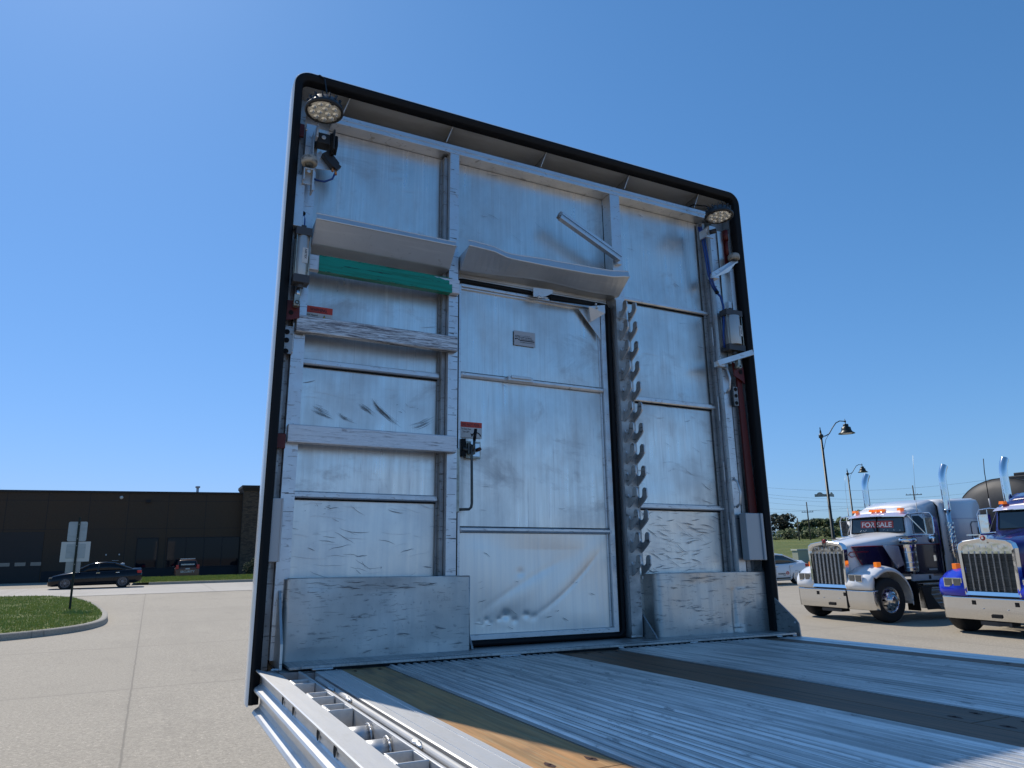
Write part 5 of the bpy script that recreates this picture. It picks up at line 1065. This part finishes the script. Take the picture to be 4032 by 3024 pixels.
def car(name, X, Y, heading, label, cat, paint, P, extra=None, rimm='rimdark', group=None):
    """P: profile dict; forward = +x, origin on the ground at mid wheelbase"""
    root = empty(name, Matrix.Translation((X, Y, gz(X, Y))) @ Matrix.Rotation(R(heading), 4, 'Z'), label, cat, group)
    hw = P['hw']; S = P['st']   # stations: x, z_low, z_belt, z_deck, half width at belt
    rows = []
    for x, zl, zb_, zd, w in S:
        rows.append([(x, -w * .90, zl), (x, -w * .985, zl + .10), (x, -w, (zl + zb_) / 2), (x, -w * .975, zb_ - .06), (x, -w * .90, zb_), (x, -w * .6, zd - .012), (x, 0, zd), (x, w * .6, zd - .012), (x, w * .90, zb_), (x, w * .975, zb_ - .06), (x, w, (zl + zb_) / 2), (x, w * .985, zl + .10), (x, w * .90, zl)])
    b = MB(); b.loft(rows, 0); body = b.build('body', paint, root)
    G = P['gh']   # greenhouse: list of (x, z, half width) along the roof; belt at zb
    zb_ = P['belt']; wb = hw * .90
    gl = MB(); n = len(G)
    base = [(x, zb_) for x, z, w in G]
    # glass body as loft of cross sections
    rws = []
    for x, z, w in G: rws.append([(x, -wb * (w / hw * .12 + .88), zb_ - .03), (x, -w, max(z - .06, zb_ - .02)), (x, -w * .82, max(z, zb_ - .015)), (x, w * .82, max(z, zb_ - .015)), (x, w, max(z - .06, zb_ - .02)), (x, wb * (w / hw * .12 + .88), zb_ - .03)])
    gl.loft(rws, 0); gh = gl.build('windows', 'darkglass' if paint != 'carwhite' else 'glass', root)
    R0, R1 = P['roof']
    b = MB(); rr2 = []
    for x, z, w in G:
        if R0 - 1e-3 <= x <= R1 + 1e-3: rr2.append([(x, -w * 1.0 - .004, z - .065), (x, -w * .97, z - .02), (x, -w * .80, z + .008), (x, 0, z + .02), (x, w * .80, z + .008), (x, w * .97, z - .02), (x, w * 1.0 + .004, z - .065)])
    b.loft(rr2, 0, False, True, False)
    for s in (-1, 1):
        for (xa, za, wa), (xc, zc, wc) in zip(G[:-1], G[1:]):
            if not (R0 <= xa <= R1 and R0 <= xc <= R1): b.bar((xa, s * (wa + .002), max(za - .055, zb_ - .02)), (xc, s * (wc + .002), max(zc - .055, zb_ - .02)), .05, .05)
        for px in P['pillars']:
            w = hw * .80; b.hexa([(px - .05, s * wb * .985, zb_ - .03), (px + .04, s * wb * .985, zb_ - .03), (px + .04, s * (wb * .985 + .012), zb_ - .03), (px - .05, s * (wb * .985 + .012), zb_ - .03)], [(px - .07, s * (P['rw'] - .0), P['rz'] - .06), (px + .0, s * (P['rw']), P['rz'] - .06), (px + .0, s * (P['rw'] + .012), P['rz'] - .06), (px - .07, s * (P['rw'] + .012), P['rz'] - .06)], 1)
    b.build('roof', [paint, 'blackplastic'], root, recalc=False, solid=.012)
    wbh = P['wb'] / 2; rt = P['rt']
    for x in (wbh, -wbh):
        for s in (-1, 1):
            b = MB(); wheel(b, (x, s * (hw - .11), rt), rt, .21, rt * .70); b.lathe([(rt * 1.10, .0), (rt * 1.10, .015), (.001, .012)], (x, s * (hw - .055), rt + .015), (0, s, 0), 26, 1); wh = b.build('wheel', ['tyre', 'black'], root)
            b = MB(); c = Vector((x, s * (hw - .11), rt)); b.lathe([(rt * .70, .10), (rt * .68, .115), (rt * .62, .10)], c, (0, s, 0), 28, 0); b.lathe([(rt * .2, .105), (.001, .115)], c, (0, s, 0), 16, 0); b.lathe([(.001, .04), (rt * .64, .04)], c, (0, s, 0), 20, 1)
            for k in range(10):
                a = 2 * math.pi * k / 10; d = Vector((math.cos(a), 0, math.sin(a))); d2 = Vector((math.cos(a + .18), 0, math.sin(a + .18))); y = Vector((0, s * .10, 0))
                b.bar(c + y + d * rt * .12, c + y + d2 * rt * .66, .022, .02, 0, (0, 1, 0)); b.bar(c + y + d * rt * .38, c + y + Vector((math.cos(a - .2), 0, math.sin(a - .2))) * rt * .66, .018, .02, 0, (0, 1, 0))
            b.build('rim', [rimm, 'black'], wh)
    for s in (-1, 1):
        b = MB(); b.lathe([(.001, -.10), (.05, -.08), (.065, 0), (.04, .07), (.001, .09)], (P['mir'], s * (hw + .05), zb_ + .06), (.2, s, .1), 12); b.bar((P['mir'], s * hw * .92, zb_ + .0), (P['mir'], s * (hw + .02), zb_ + .04), .04, .03); b.build('mirror', paint, root)
        for dx in P['hand']:
            b = MB(); b.bar((dx, s * (hw * .985 + .012), zb_ - .09), (dx - .19, s * (hw * .985 + .012), zb_ - .085), .018, .025); b.build('door_handle', 'chrome', body)
        b = MB()
        for dx in P['seams']: b.tube([(dx, s * (hw * .905), zb_ - .0), (dx + .0, s * (hw * .98 + .002), zb_ - .07), (dx + .02, s * (hw + .002), zb_ - .3), (dx + .03, s * (hw * .995), .36), ], .005, 5)
        b.bar((wbh - .45, s * hw * .99, .30), (-wbh + .45, s * hw * .99, .30), .02, .05); b.build('door_seam', 'rubber', body)
    for nm, mt_, L in (('headlight', 'headlens', P['hl']), ('tail_light', 'redlens', P['tl'])):
        for s in (-1, 1): b = MB(); x0, x1, z0, z1, w0, w1 = L; b.hexa([(x0, s * w0, z0), (x1, s * w0, z0), (x1, s * w1, z0), (x0, s * w1, z0)], [(x0, s * w0, z1), (x1, s * w0, z1), (x1, s * w1, z1), (x0, s * w1, z1)]); b.build(nm, mt_, body, bevel=.015)
    if extra: extra(root, body)
    return root
sedan = dict(hw=.90, belt=.93, wb=2.80, rt=.335, rz=1.40, rw=.60, mir=.78, hand=(-.05, -1.02), seams=(.95, -.08, -.98), pillars=(-.12,),
    st=[(2.28, .30, .55, .57, .55), (2.22, .20, .62, .66, .72), (2.0, .17, .72, .77, .85), (1.6, .18, .80, .87, .90), (1.0, .18, .90, .97, .90), (.2, .18, .93, .95, .90), (-1.0, .18, .95, .97, .90), (-1.5, .20, .98, 1.03, .90), (-2.0, .24, .98, 1.07, .87), (-2.28, .32, .92, 1.08, .78), (-2.36, .40, .84, .88, .68)],
    gh=[(1.12, .95, .70), (.85, 1.08, .67), (.35, 1.33, .62), (.05, 1.40, .60), (-.45, 1.425, .60), (-.95, 1.38, .60), (-1.35, 1.24, .62), (-1.75, 1.08, .66), (-1.92, 1.0, .70)], roof=(-.95, .35),
    hl=(2.02, 2.20, .60, .68, .50, .80), tl=(-2.33, -2.10, .78, .92, .55, .86))
def dark_extra(root, body):
    b = MB(); b.bar((-.72, -.5, 1.49), (-1.05, -.5, 1.49), .04, .02, 0); b.bar((-.80, .3, 1.46), (-.80, .3, 1.49), .03, .05, 0); b.bar((-.74, -.5, 1.43), (-.74, -.5, 1.49), .02, .03); b.bar((-1.04, -.5, 1.40), (-1.04, -.5, 1.49), .02, .03); b.build('roof_rack', 'signpale', root)
    b = MB(); b.lathe([(.001, .1), (.09, .08), (.11, 0)], (-1.3, 0, 1.26), (0, 0, 1), 12); b.build('roof_antenna', 'signpale', root)
car('sedan', -2.75, 48.35, 180, 'black sedan on the street behind the sign post', 'car', 'carblack', sedan, dark_extra)
ws = dict(sedan); ws.update(hand=(-.02, -.98), rz=1.39)
def white_extra(root, body):
    b = MB(); yk = .903; b.text('routeone', (-.62 + .44, yk, .475), (-1, 0, 0), (0, 0, 1), .125, wid=.46); b.text('TRUCKS', (-.50, yk, .415), (-1, 0, 0), (0, 0, 1), .055, wid=.16); b.build('lettering', 'ink', body)
    b = MB(); b.prism([(-.72, yk, .46), (-.86, yk, .46), (-.90, yk, .52), (-.84, yk, .61), (-.74, yk, .61), (-.68, yk, .52)], (0, .003, 0), 0); b.prism([(-.745, yk + .004, .475), (-.775, yk + .004, .475), (-.79, yk + .004, .52), (-.805, yk + .004, .475), (-.835, yk + .004, .475), (-.79, yk + .004, .60)], (0, .001, 0), 1); b.build('door_logo', ['stickred', 'stickwhite'], body)
car('sedan', 26.35, 26.35, 180, 'white sedan with lettering and a red logo on its rear door, behind the trucks', 'car', 'carwhite', ws, white_extra, 'rim')
suv = dict(hw=.92, belt=1.05, wb=2.65, rt=.35, rz=1.62, rw=.62, mir=.75, hand=(0, -.9), seams=(.9, 0, -.9), pillars=(-.1, -1.0),
    st=[(2.2, .35, .75, .8, .7), (2.0, .22, .9, .95, .88), (1.0, .22, 1.0, 1.05, .92), (0, .22, 1.05, 1.06, .92), (-1.4, .22, 1.08, 1.1, .92), (-2.1, .28, 1.05, 1.1, .88), (-2.25, .40, .9, .95, .84)],
    gh=[(1.05, 1.05, .74), (.35, 1.55, .66), (0, 1.62, .64), (-1.2, 1.64, .64), (-1.85, 1.58, .62), (-2.15, 1.10, .74)], roof=(-1.85, .35),
    hl=(2.0, 2.12, .8, .9, .5, .8), tl=(-2.27, -2.05, .95, 1.25, .66, .86))
def suv_extra(root, body):
    b = MB(); b.text('SECURITY', (-2.30, -.0, .66), (0, -1, 0), (0, 0, 1), .22, wid=1.05, align='CENTER'); b.build('lettering', 'stickwhite', body)
    b = MB(); b.box(-2.30, -2.27, -.16, .16, .90, 1.0); b.build('licence_plate', 'stickgrey', body)
    b = MB(); b.box(-2.19, -2.17, -.5, .5, 1.24, 1.34); b.build('window_lettering', 'stickgrey', body)
    b = MB(); b.box(-1.5, -1.35, -.55, .55, 1.70, 1.76); b.build('roof_light_bar', 'signpale', root)
car('security_car', 2.33, 57.3, 90, 'maroon SECURITY patrol car parked tail-out in front of the shop window', 'car', 'carsuv', suv, suv_extra).scale = (.86, .86, .86)

# tank trailer behind the blue truck
tk = empty('tank_trailer', Matrix.Translation((21.2, 11.9, gz(21, 12))), 'dark rounded tank trailer behind the blue truck', 'tank trailer')
b = MB(); rows = []
def tr_(x, r, cz=2.55): return [(x, r * 1.06 * math.cos(2 * math.pi * k / 40), cz + r * .80 * math.sin(2 * math.pi * k / 40)) for k in range(40)]
b.loft([tr_(-.28, .02), tr_(-.26, .5), tr_(-.18, .9), tr_(-.05, 1.15), tr_(.05, 1.25), tr_(9.5, 1.25), tr_(9.8, .9), tr_(9.9, .1)], 0); tb_ = b.build('tank_shell', 'tankdark', tk)
b = MB()
for x in (.08, 2.3, 4.6, 6.9): b.loft([tr_(x - .03, 1.252), tr_(x - .03, 1.28), tr_(x + .03, 1.28), tr_(x + .03, 1.252)], 0, True, False, False)
b.build('tank_ring', 'tankdark', tk)
b = MB(); b.box(.9, 2.4, -.45, .45, 3.50, 3.66); b.box(1.3, 2.1, -.30, .30, 3.66, 3.78); b.box(3.4, 3.9, -.5, .5, 3.5, 3.66); b.build('manway', 'tankdark', tk, bevel=.02)
b = MB(); b.tube([(.3, .95, 3.10), (.35, .92, 3.24), (.5, .72, 3.46), (.55, .55, 3.52)], .025, 8); b.tube([(.3, -.95, 3.10), (.35, -.92, 3.24), (.5, -.72, 3.46), (.55, -.55, 3.52)], .025, 8); b.box(.1, .3, .98, 1.08, 3.02, 3.12); b.build('roll_bar', 'blackplastic', tk)
b = MB(); b.box(.5, 9.5, -.5, .5, .85, 1.1); b.box(1.6, 1.8, -.8, -.6, 0.02, 1.0); b.box(1.6, 1.8, .6, .8, 0.02, 1.0); b.build('chassis', 'blackplastic', tk)
for x in (7.6, 8.9):
    for s in (-1, 1): b = MB(); wheel(b, (x, s * .95, .51), .51, .5, .28); b.build('wheel', 'tyre', tk)
# ------------------------------------------------------------------ brown building
YF_ = 61.0; GB = 0.12
bd = empty('brown_building', Matrix.Translation((-10, YF_, GB)), 'long low dark brown building with flat roof, garage door, dark windows and a stone pillar', 'building')
def bb(): return MB((-10, YF_, GB))
b = bb(); b.box(-45, 6.25, YF_, YF_ + 24, GB - .6, 6.50); b.build('wall', 'bbrown', bd)
b = bb()
for x in (-14.5, -12.0, -9.4, -6.93, -4.33, -1.81, .89, 3.54): b.box(x - .015, x + .015, YF_ - .006, YF_ - .001, .9 if x < -9 or x > -6.9 else 3.8, 6.45)
for z in (3.85, 5.9): b.box(-45, 6.2, YF_ - .005, YF_ - .001, z - .012, z + .012)
b.build('panel_joint', 'bdark', bd)
b = bb(); b.box(-45, 6.2, YF_ - .10, YF_ + .3, 6.48, 6.62); b.build('roof_edge', 'bcap', bd)
b = bb(); b.box(6.2, 9.0, YF_ - .55, YF_ + 2.2, GB - .6, 6.75); pl = b.build('stone_pillar', 'bstone', bd)
b = bb(); b.box(6.05, 9.2, YF_ - .75, YF_ + 2.4, 6.95, 7.15); b.prism([(6.2, YF_ - .6, 6.70), (6.05, YF_ - .7, 6.95), (9.2, YF_ - .7, 6.95), (9.0, YF_ - .6, 6.70)], (0, 2.8, 0)); b.build('pillar_cap', 'bcap', pl)
b = bb(); b.box(-6.85, 6.19, YF_ - .012, YF_ - .002, GB - .6, .95); b.build('base_wall', 'bdark', bd)
def window(x0, x1, z0, z1, muls):
    b = bb(); t = .06
    b.box(x0, x1, YF_ - .05, YF_ - .001, z1 - t, z1); b.box(x0, x1, YF_ - .05, YF_ - .001, z0, z0 + t)
    for x in [x0, x1 - t] + muls: b.box(x, x + t * .8, YF_ - .052, YF_ - .001, z0 + .001, z1 - .001)
    w = b.build('window', 'bdark', bd)
    b = bb(); b.add([(x0 + .02, YF_ - .02, z0), (x1 - .02, YF_ - .02, z0), (x1 - .02, YF_ - .02, z1), (x0 + .02, YF_ - .02, z1)], [(0, 1, 2, 3)]); b.build('pane', 'winglass', w, recalc=False)
window(-1.04, .42, .95, 3.18, []); window(1.02, 6.18, .93, 3.18, [2.30, 3.58, 4.86])
for x0, x1 in ((-9.55, -6.93), (-14.3, -11.5)):
    b = bb(); b.box(x0, x1, YF_ - .03, YF_ - .001, GB - .4, 3.68)
    for z in (.7, 1.25, 1.85, 2.45, 3.05): b.box(x0, x1, YF_ - .036, YF_ - .031, z - .01, z + .01)
    g = b.build('garage_door', 'garage', bd)
    for k in range(3):
        xx = x0 + .02 + k * .92; b = bb(); b.box(xx + .15, xx + .78, YF_ - .045, YF_ - .037, 1.36, 1.60); b.build('pane', pbr('garage_pane', (.16, .16, .15), .15, spec=.8) if k == 0 and x0 > -10 else bpy.data.materials['garage_pane'] if 'garage_pane' in bpy.data.materials else 'stickgrey', g)
b = bb(); b.cyl((2.9, YF_ + 1.2, 6.5), (2.9, YF_ + 1.2, 7.05), .10, 10); b.cyl((2.9, YF_ + 1.2, 7.05), (2.9, YF_ + 1.2, 7.18), .18, 10); b.build('roof_vent', 'stickgrey', bd)
b = bb(); b.lathe([(.12, 0), (.12, .10), (.001, .14)], (-2.33, YF_, 6.15), (0, -1, 0), 14); b.build('wall_lamp', 'signpale', bd)
b = bb(); b.box(-.66, -.36, YF_ - .16, YF_ - .001, 5.78, 5.98); b.build('wall_lamp', 'bdark', bd)
for x in (-3.0, -2.15): b = bb(); b.box(x, x + .08, YF_ - .03, YF_ - .001, 1.95, 2.05); b.build('wall_fixture', 'signpale', bd)

# ------------------------------------------------------------------ sign post on the island
sx, sy = -2.17, 27.2; sg = gz(sx, sy) + .14
sp = empty('sign_post', Matrix.Translation((sx, sy, sg)), 'dark green post on the lawn island carrying grey sign backs, one framed pale', 'sign post')
def sb(): return MB((sx, sy, sg))
b = sb(); b.prism([(sx - .032, sy - .02, sg - .1), (sx - .032, sy + .012, sg - .1), (sx - .012, sy + .012, sg - .1), (sx - .006, sy - .012, sg - .1), (sx + .006, sy - .012, sg - .1), (sx + .012, sy + .012, sg - .1), (sx + .032, sy + .012, sg - .1), (sx + .032, sy - .02, sg - .1)], (0, 0, 2.98)); b.box(sx - .04, sx + .04, sy - .03, sy + .01, 1.28, 1.34)
b.build('post', pbr('dark_green_post', (.006, .014, .010), .5, .3), sp)
def rplate(x0, x1, z0, z1, y, r, t=.004):
    P = []
    for cx_, cz_, a0 in ((x1 - r, z1 - r, 0), (x0 + r, z1 - r, 90), (x0 + r, z0 + r, 180), (x1 - r, z0 + r, 270)):
        for i in range(5): a = R(a0 + 22.5 * i); P.append((cx_ + r * math.cos(a), y, cz_ + r * math.sin(a)))
    return P, (0, t, 0)
b = sb(); b.prism(*rplate(-2.46, -1.93, 2.34, 2.96, sy + .016, .05)); b.build('sign_plate', 'signgrey', sp)
b = sb(); b.prism(*rplate(-2.60, -1.79, 1.70, 2.325, sy + .018, .01, .01)); b.build('sign_plate', 'signpale', sp)
b = sb(); b.prism(*rplate(-2.45, -1.92, 1.80, 2.26, sy + .013, .03, .004)); b.build('sign_plate', 'signgrey', sp)
b = sb(); b.prism(*rplate(-2.42, -2.01, 1.36, 1.695, sy + .020, .01, .004)); b.build('sign_plate', pbr('plain_sign_back', (.32, .33, .34), .5, .3), sp)
b = sb()
for z in (1.62, 2.2, 2.42, 2.88): b.cyl((sx, sy - .03, z), (sx, sy - .02, z), .012, 6)
b.build('bolt', 'zinc', sp)

# ------------------------------------------------------------------ street lamps
def street_lamp(x, y, h, label, blades_=False):
    g = gz(x, y) if y < 34 else fz(x, y)
    root = empty('street_lamp', Matrix.Translation((x, y, g)), label, 'street lamp', 'street lamps with bell shades')
    b = MB(); b.tube([(0, 0, -.1), (0, 0, .5), (0, 0, .55), (0, 0, h - .6)], [.16, .15, .095, .062], 14); b.lathe([(.062, h - .62), (.12, h - .60), (.12, h - .42), (.055, h - .40), (.05, h - .25), (.02, h - .1), (.03, h - .06), (.012, h)], (0, 0, 0), (0, 0, 1), 14); b.build('pole', 'lampgreen', root)
    A = Vector((.894, -.448, 0))   # arm direction seen broadside
    def q(s, z): return A * s + Vector((0, 0, z))
    b = MB(); b.tube([q(.06, h - .52), q(.25, h - .50), q(.48, h - .38), q(.70, h - .05), q(.92, h + .22), q(1.15, h + .33), q(1.45, h + .30)], .028, 8); b.tube([q(.02, h - 1.4), q(.12, h - 1.1), q(.25, h - .7), q(.47, h - .38)], .014, 6)
    b.sphere(q(1.45, h + .30), .06, 6); b.cyl(q(1.45, h + .30), q(1.45, h + .45), .015, 6); b.build('arm', 'lampgreen', root)
    b = MB(); c = q(1.46, 0); b.lathe([(.02, h + .26), (.03, h + .16), (.13, h + .14), (.15, h + .08), (.14, h + .0), (.24, h - .04), (.26, h - .18), (.30, h - .28), (.44, h - .38), (.44, h - .40), (.30, h - .37)], c, (0, 0, 1), 22); sh = b.build('lamp_shade', 'lampgreen', root)
    b = MB(); b.lathe([(.30, h - .375), (.22, h - .42), (.001, h - .44)], c, (0, 0, 1), 18); b.build('lamp_glass', 'stickgrey', sh)
    if blades_:
        z0 = 4.23 - g
        for d, sgn in ((Vector((-.80, .60, 0)), -1), (Vector((.96, .28, 0)), 1)):
            b = MB(); n = Vector((d.y, -d.x, 0)) * .02
            P = [d * .07 + Vector((0, 0, z0 - .07)), d * .70 + Vector((0, 0, z0 - .07)), d * .70 + Vector((0, 0, z0 + .08)), d * .58 + Vector((0, 0, z0 + .08))]
            P += [d * (.42 + .15 * math.cos(R(a))) + Vector((0, 0, z0 + .07 + .11 * math.sin(R(a)))) for a in range(15, 180, 22)] + [d * .2 + Vector((0, 0, z0 + .07)), d * .07 + Vector((0, 0, z0 + .07))]
            b.prism(P, n); b.build('street_sign_blade', 'signgreen', root)
    return root
street_lamp(33.1, 27.6, 8.25, 'nearer dark street lamp with a bell shade and two arched name blades on its pole', True)
street_lamp(58.0, 45.9, 8.25, 'farther dark street lamp with a bell shade and a bare pole, above the white truck')

# ------------------------------------------------------------------ trees
def leafcloud(b, blobs, n, size, squash=1.0):
    tot = sum(r[3] ** 2 for r in blobs)
    for cx_, cy_, cz_, r in blobs:
        for _ in range(int(n * r * r / tot)):
            d = Vector((random.gauss(0, 1), random.gauss(0, 1), random.gauss(0, 1))).normalized() * r * random.uniform(.55, 1.03) ** .6
            p = Vector((cx_, cy_, cz_)) + Vector((d.x, d.y, d.z * squash)); s = size * random.uniform(.5, 1.3)
            u = Vector((random.gauss(0, 1), random.gauss(0, 1), random.gauss(0, 1))).normalized(); v = u.orthogonal().normalized()
            b.add([p - u * s - v * s * .3, p + v * s * .6, p + u * s, p - v * s * .6], [(0, 1, 2, 3)])
def tree(x, y, h, w, label, mat='leaf', n=900, trunk=True, cat='tree', group='trees along the far edge of the field', seed=0, size=.42):
    random.seed(seed); g = fz(x, y) if x > 14 and y > 33 else gz(x, y)
    root = empty('tree', Matrix.Translation((x, y, g)), label, cat, group)
    blobs = []
    for i in range(13):
        a = random.uniform(0, 6.28); rr = random.uniform(0, .62) * w; zz = random.uniform(.28, .84) * h
        k = 1 - .55 * abs(zz / h - .5); blobs.append((rr * math.cos(a) * k, rr * math.sin(a) * k, zz, random.uniform(.24, .40) * min(w, h * .6)))
    b = MB(); leafcloud(b, blobs, n, size, .8); b.build('crown', mat, root, recalc=False)
    b = MB(); b.tube([(0, 0, -.3), (.1, .05, h * .25), (.0, .1, h * .55)], [h * .035, h * .028, h * .012], 8)
    for i in range(4): a = i * 1.6; b.tube([(.05, .05, h * (.25 + .06 * i)), (math.cos(a) * w * .3, math.sin(a) * w * .3, h * (.45 + .07 * i))], [h * .015, h * .005], 6)
    b.build('trunk', 'bark', root); return root
def azp(az, s): return (math.sin(R(az)) * s, math.cos(R(az)) * s)
TL = [(43.4, 212, 10.5, 6.5, 'leafdark', 'tall dark round tree beside the bulkhead edge, left end of the tree row'), (45.3, 205, 9.3, 6.5, 'leafdark', 'dark broad tree second from the left end of the row'), (46.9, 208, 8.0, 5.5, 'leafdark', 'dark tree whose trunk stands before the white van'),
      (48.4, 214, 6.8, 5.2, 'leaf', 'mid green bushy tree just right of the dark group'), (49.6, 222, 6.3, 5.5, 'leaf', 'low rounded green tree in the dip of the row'), (50.8, 222, 7.0, 5.5, 'leaf', 'rounded green tree left of the nearer street lamp'),
      (52.2, 216, 8.8, 6.5, 'leaf', 'taller sunlit green tree behind the nearer street lamp'), (53.7, 214, 9.3, 6.5, 'leaf', 'tall green tree behind the mirror of the white truck'), (55.3, 216, 8.8, 6.5, 'leaf', 'green tree left of the white truck windscreen'), (57.0, 220, 8.6, 6.5, 'leaf', 'green tree partly hidden by the white truck cab')]
for i, (az, s, h, w, mt, lb) in enumerate(TL):
    x, y = azp(az, s); tree(x, y, h * .86, w, lb, mt, 1500, seed=20 + i, size=.5)
for i, az in enumerate((46.2, 48.9, 50.1, 51.4, 54.5)):
    x, y = azp(az, 196 + 3 * i); random.seed(70 + i); root = empty('hedge_bush', Matrix.Translation((x, y, fz(x, y))), ['low dark bush below the dark trees', 'low bush right of the dark trees', 'low wide bush in the dip of the tree row', 'low bush left of the nearer street lamp', 'low bush behind the white truck mirror'][i], 'bush', 'bushes at the foot of the tree row')
    b = MB(); leafcloud(b, [(random.uniform(-4, 4), random.uniform(-2, 2), random.uniform(.8, 1.8), random.uniform(1.3, 2.0)) for _ in range(7)], 800, .4, .8); b.build('foliage', 'leaf', root, recalc=False)
random.seed(99)
# shrub at the foot of the stone pillar
root = empty('shrub', Matrix.Translation((6.7, 56.0, gz(6, 56) + .3)), 'dry green shrub in front of the stone pillar of the brown building', 'shrub')
b = MB(); leafcloud(b, [(-.3, 0, .5, .42), (.15, .1, .75, .45), (.45, 0, .45, .4), (-.05, 0, .3, .45)], 1500, .07, 1.0); b.build('foliage', 'leafbush', root, recalc=False)
b = MB()
for i in range(12): b.tube([(random.uniform(-.1, .1), 0, 0), (random.uniform(-.6, .6), random.uniform(-.3, .3), random.uniform(.5, 1.15))], [.012, .004], 5)
b.build('stem', 'bark', root)

# ------------------------------------------------------------------ utility poles, wires, van, cabinet, marker post
def upole(az, s, zt, arms, label, r=.16):
    x, y = azp(az, s); g = fz(x, y); root = empty('utility_pole', Matrix.Translation((x, y, g)), label, 'utility pole', 'utility poles beyond the trees')
    b = MB(); b.tube([(0, 0, -.5), (0, 0, zt - g)], [r, r * .7], 8); b.build('pole', 'timberpole', root)
    A = Vector((.80, -.60, 0))
    for z, w in arms:
        b = MB(); b.bar(A * -w + Vector((0, 0, z - g)), A * w + Vector((0, 0, z - g)), .14, .14)
        for t in (-.9, -.45, .45, .9): b.cyl(A * w * t + Vector((0, 0, z - g)), A * w * t + Vector((0, 0, z - g + .28)), .05, 6)
        b.build('crossarm', 'timberpole', root)
    return (x, y)
upole(48.65, 176, 10.4, ((8.15, 1.25), (6.35, 1.25)), 'utility pole with two crossarms rising above the tree gap')
upole(47.9, 176, 6.9, (), 'plain thin utility pole without crossarms left of the tree gap')
upole(55.65, 176, 12.9, ((10.9, 1.6),), 'utility pole with one crossarm above the roof lamps of the white truck')
def wire(z0, z1, sag, label, az0=41.0, az1=66.0, s=180):
    x0, y0 = azp(az0, s); x1, y1 = azp(az1, s); b = MB((x0, y0, z0))
    b.tube([(x0 + (x1 - x0) * t, y0 + (y1 - y0) * t, z0 + (z1 - z0) * t - sag * 4 * t * (1 - t)) for t in [i / 24 for i in range(25)]], .022, 4, 0, False)
    o = b.build('power_line', 'wire'); o.location = (x0, y0, z0); tag(o, label, 'power line', 'power lines over the field')
for z0, z1, sg_, lb in ((17.2, 16.2, 4.4, 'topmost thin power line crossing behind the street lamps'), (16.0, 13.8, 4.6, 'second power line from the top behind the street lamps'), (15.3, 13.0, 4.6, 'third power line from the top behind the street lamps'), (13.8, 12.4, 4.4, 'fourth power line from the top behind the street lamps'), (11.8, 11.6, 3.8, 'fifth power line from the top, sagging over the tree gap'), (8.2, 9.9, .3, 'straight power line at the upper crossarm height'), (6.3, 7.4, .3, 'lowest straight power line at the lower crossarm height')):
    wire(z0, z1, sg_, lb)
x, y = azp(46.45, 268); vn = empty('van', Matrix.Translation((x, y, fz(x, y))) @ Matrix.Rotation(R(140), 4, 'Z'), 'tiny white van far off behind the dark trees', 'van')
b = MB(); b.loft([[(f, -.95, .4), (f, -.95, z), (f, -.8, z + .12), (f, .8, z + .12), (f, .95, z), (f, .95, .4)] for f, z in ((-2.9, 2.1), (1.2, 2.15), (1.9, 1.3), (2.7, 1.05))]); b.build('body', 'carwhite', vn)
b = MB(); b.box(1.0, 1.45, -.97, .97, 1.35, 1.95); b.build('cab_window', 'darkglass', vn)
for f in (-1.9, 1.8):
    for s in (-1, 1): b = MB(); wheel(b, (f, s * .9, .36), .36, .22, .2); b.build('wheel', 'tyre', vn)
x, y = azp(47.95, 67); g = fz(x, y); cb = empty('utility_cabinet', Matrix.Translation((x, y, g)) @ Matrix.Rotation(R(-20), 4, 'Z'), 'beige utility cabinet in the field grass above the white sedan', 'cabinet')
b = MB(); b.box(-.62, .62, -.5, .5, -.3, 1.02); b.build('cabinet_body', 'utilbox', cb)
b = MB(); b.prism([(-.70, -.56, 1.0), (.70, -.56, 1.0), (.66, -.50, 1.12), (-.66, -.50, 1.12)], (0, 1.1, 0)); b.build('cabinet_lid', 'utilbox', cb)
x, y = azp(49.1, 66); mp = empty('marker_post', Matrix.Translation((x, y, fz(x, y))), 'short dark wooden post beside the beige utility cabinet', 'post')
b = MB(); b.box(-.11, .11, -.10, .10, -.3, 1.45); b.build('post', 'timberpole', mp)
b = MB(); b.prism([(-.12, -.11, 1.45), (.12, -.11, 1.45), (0, 0, 1.52)], (0, .2, 0)); b.build('post_cap', 'bark', mp)
# distant ground beyond the field is closed by low woods
b = MB(); random.seed(5); bl = []
for i in range(150):
    az = 38 + i * .30; s = 330 + 30 * math.sin(i); x, y = azp(az, s); bl.append((x, y, 4.2 + random.uniform(-.5, .8), random.uniform(2.6, 4.2)))
leafcloud(b, bl, 13000, .8, .8)
tag(b.build('woods', 'leafdark', recalc=False), 'far low line of woods along the horizon beyond the field', 'woods', kind='stuff')
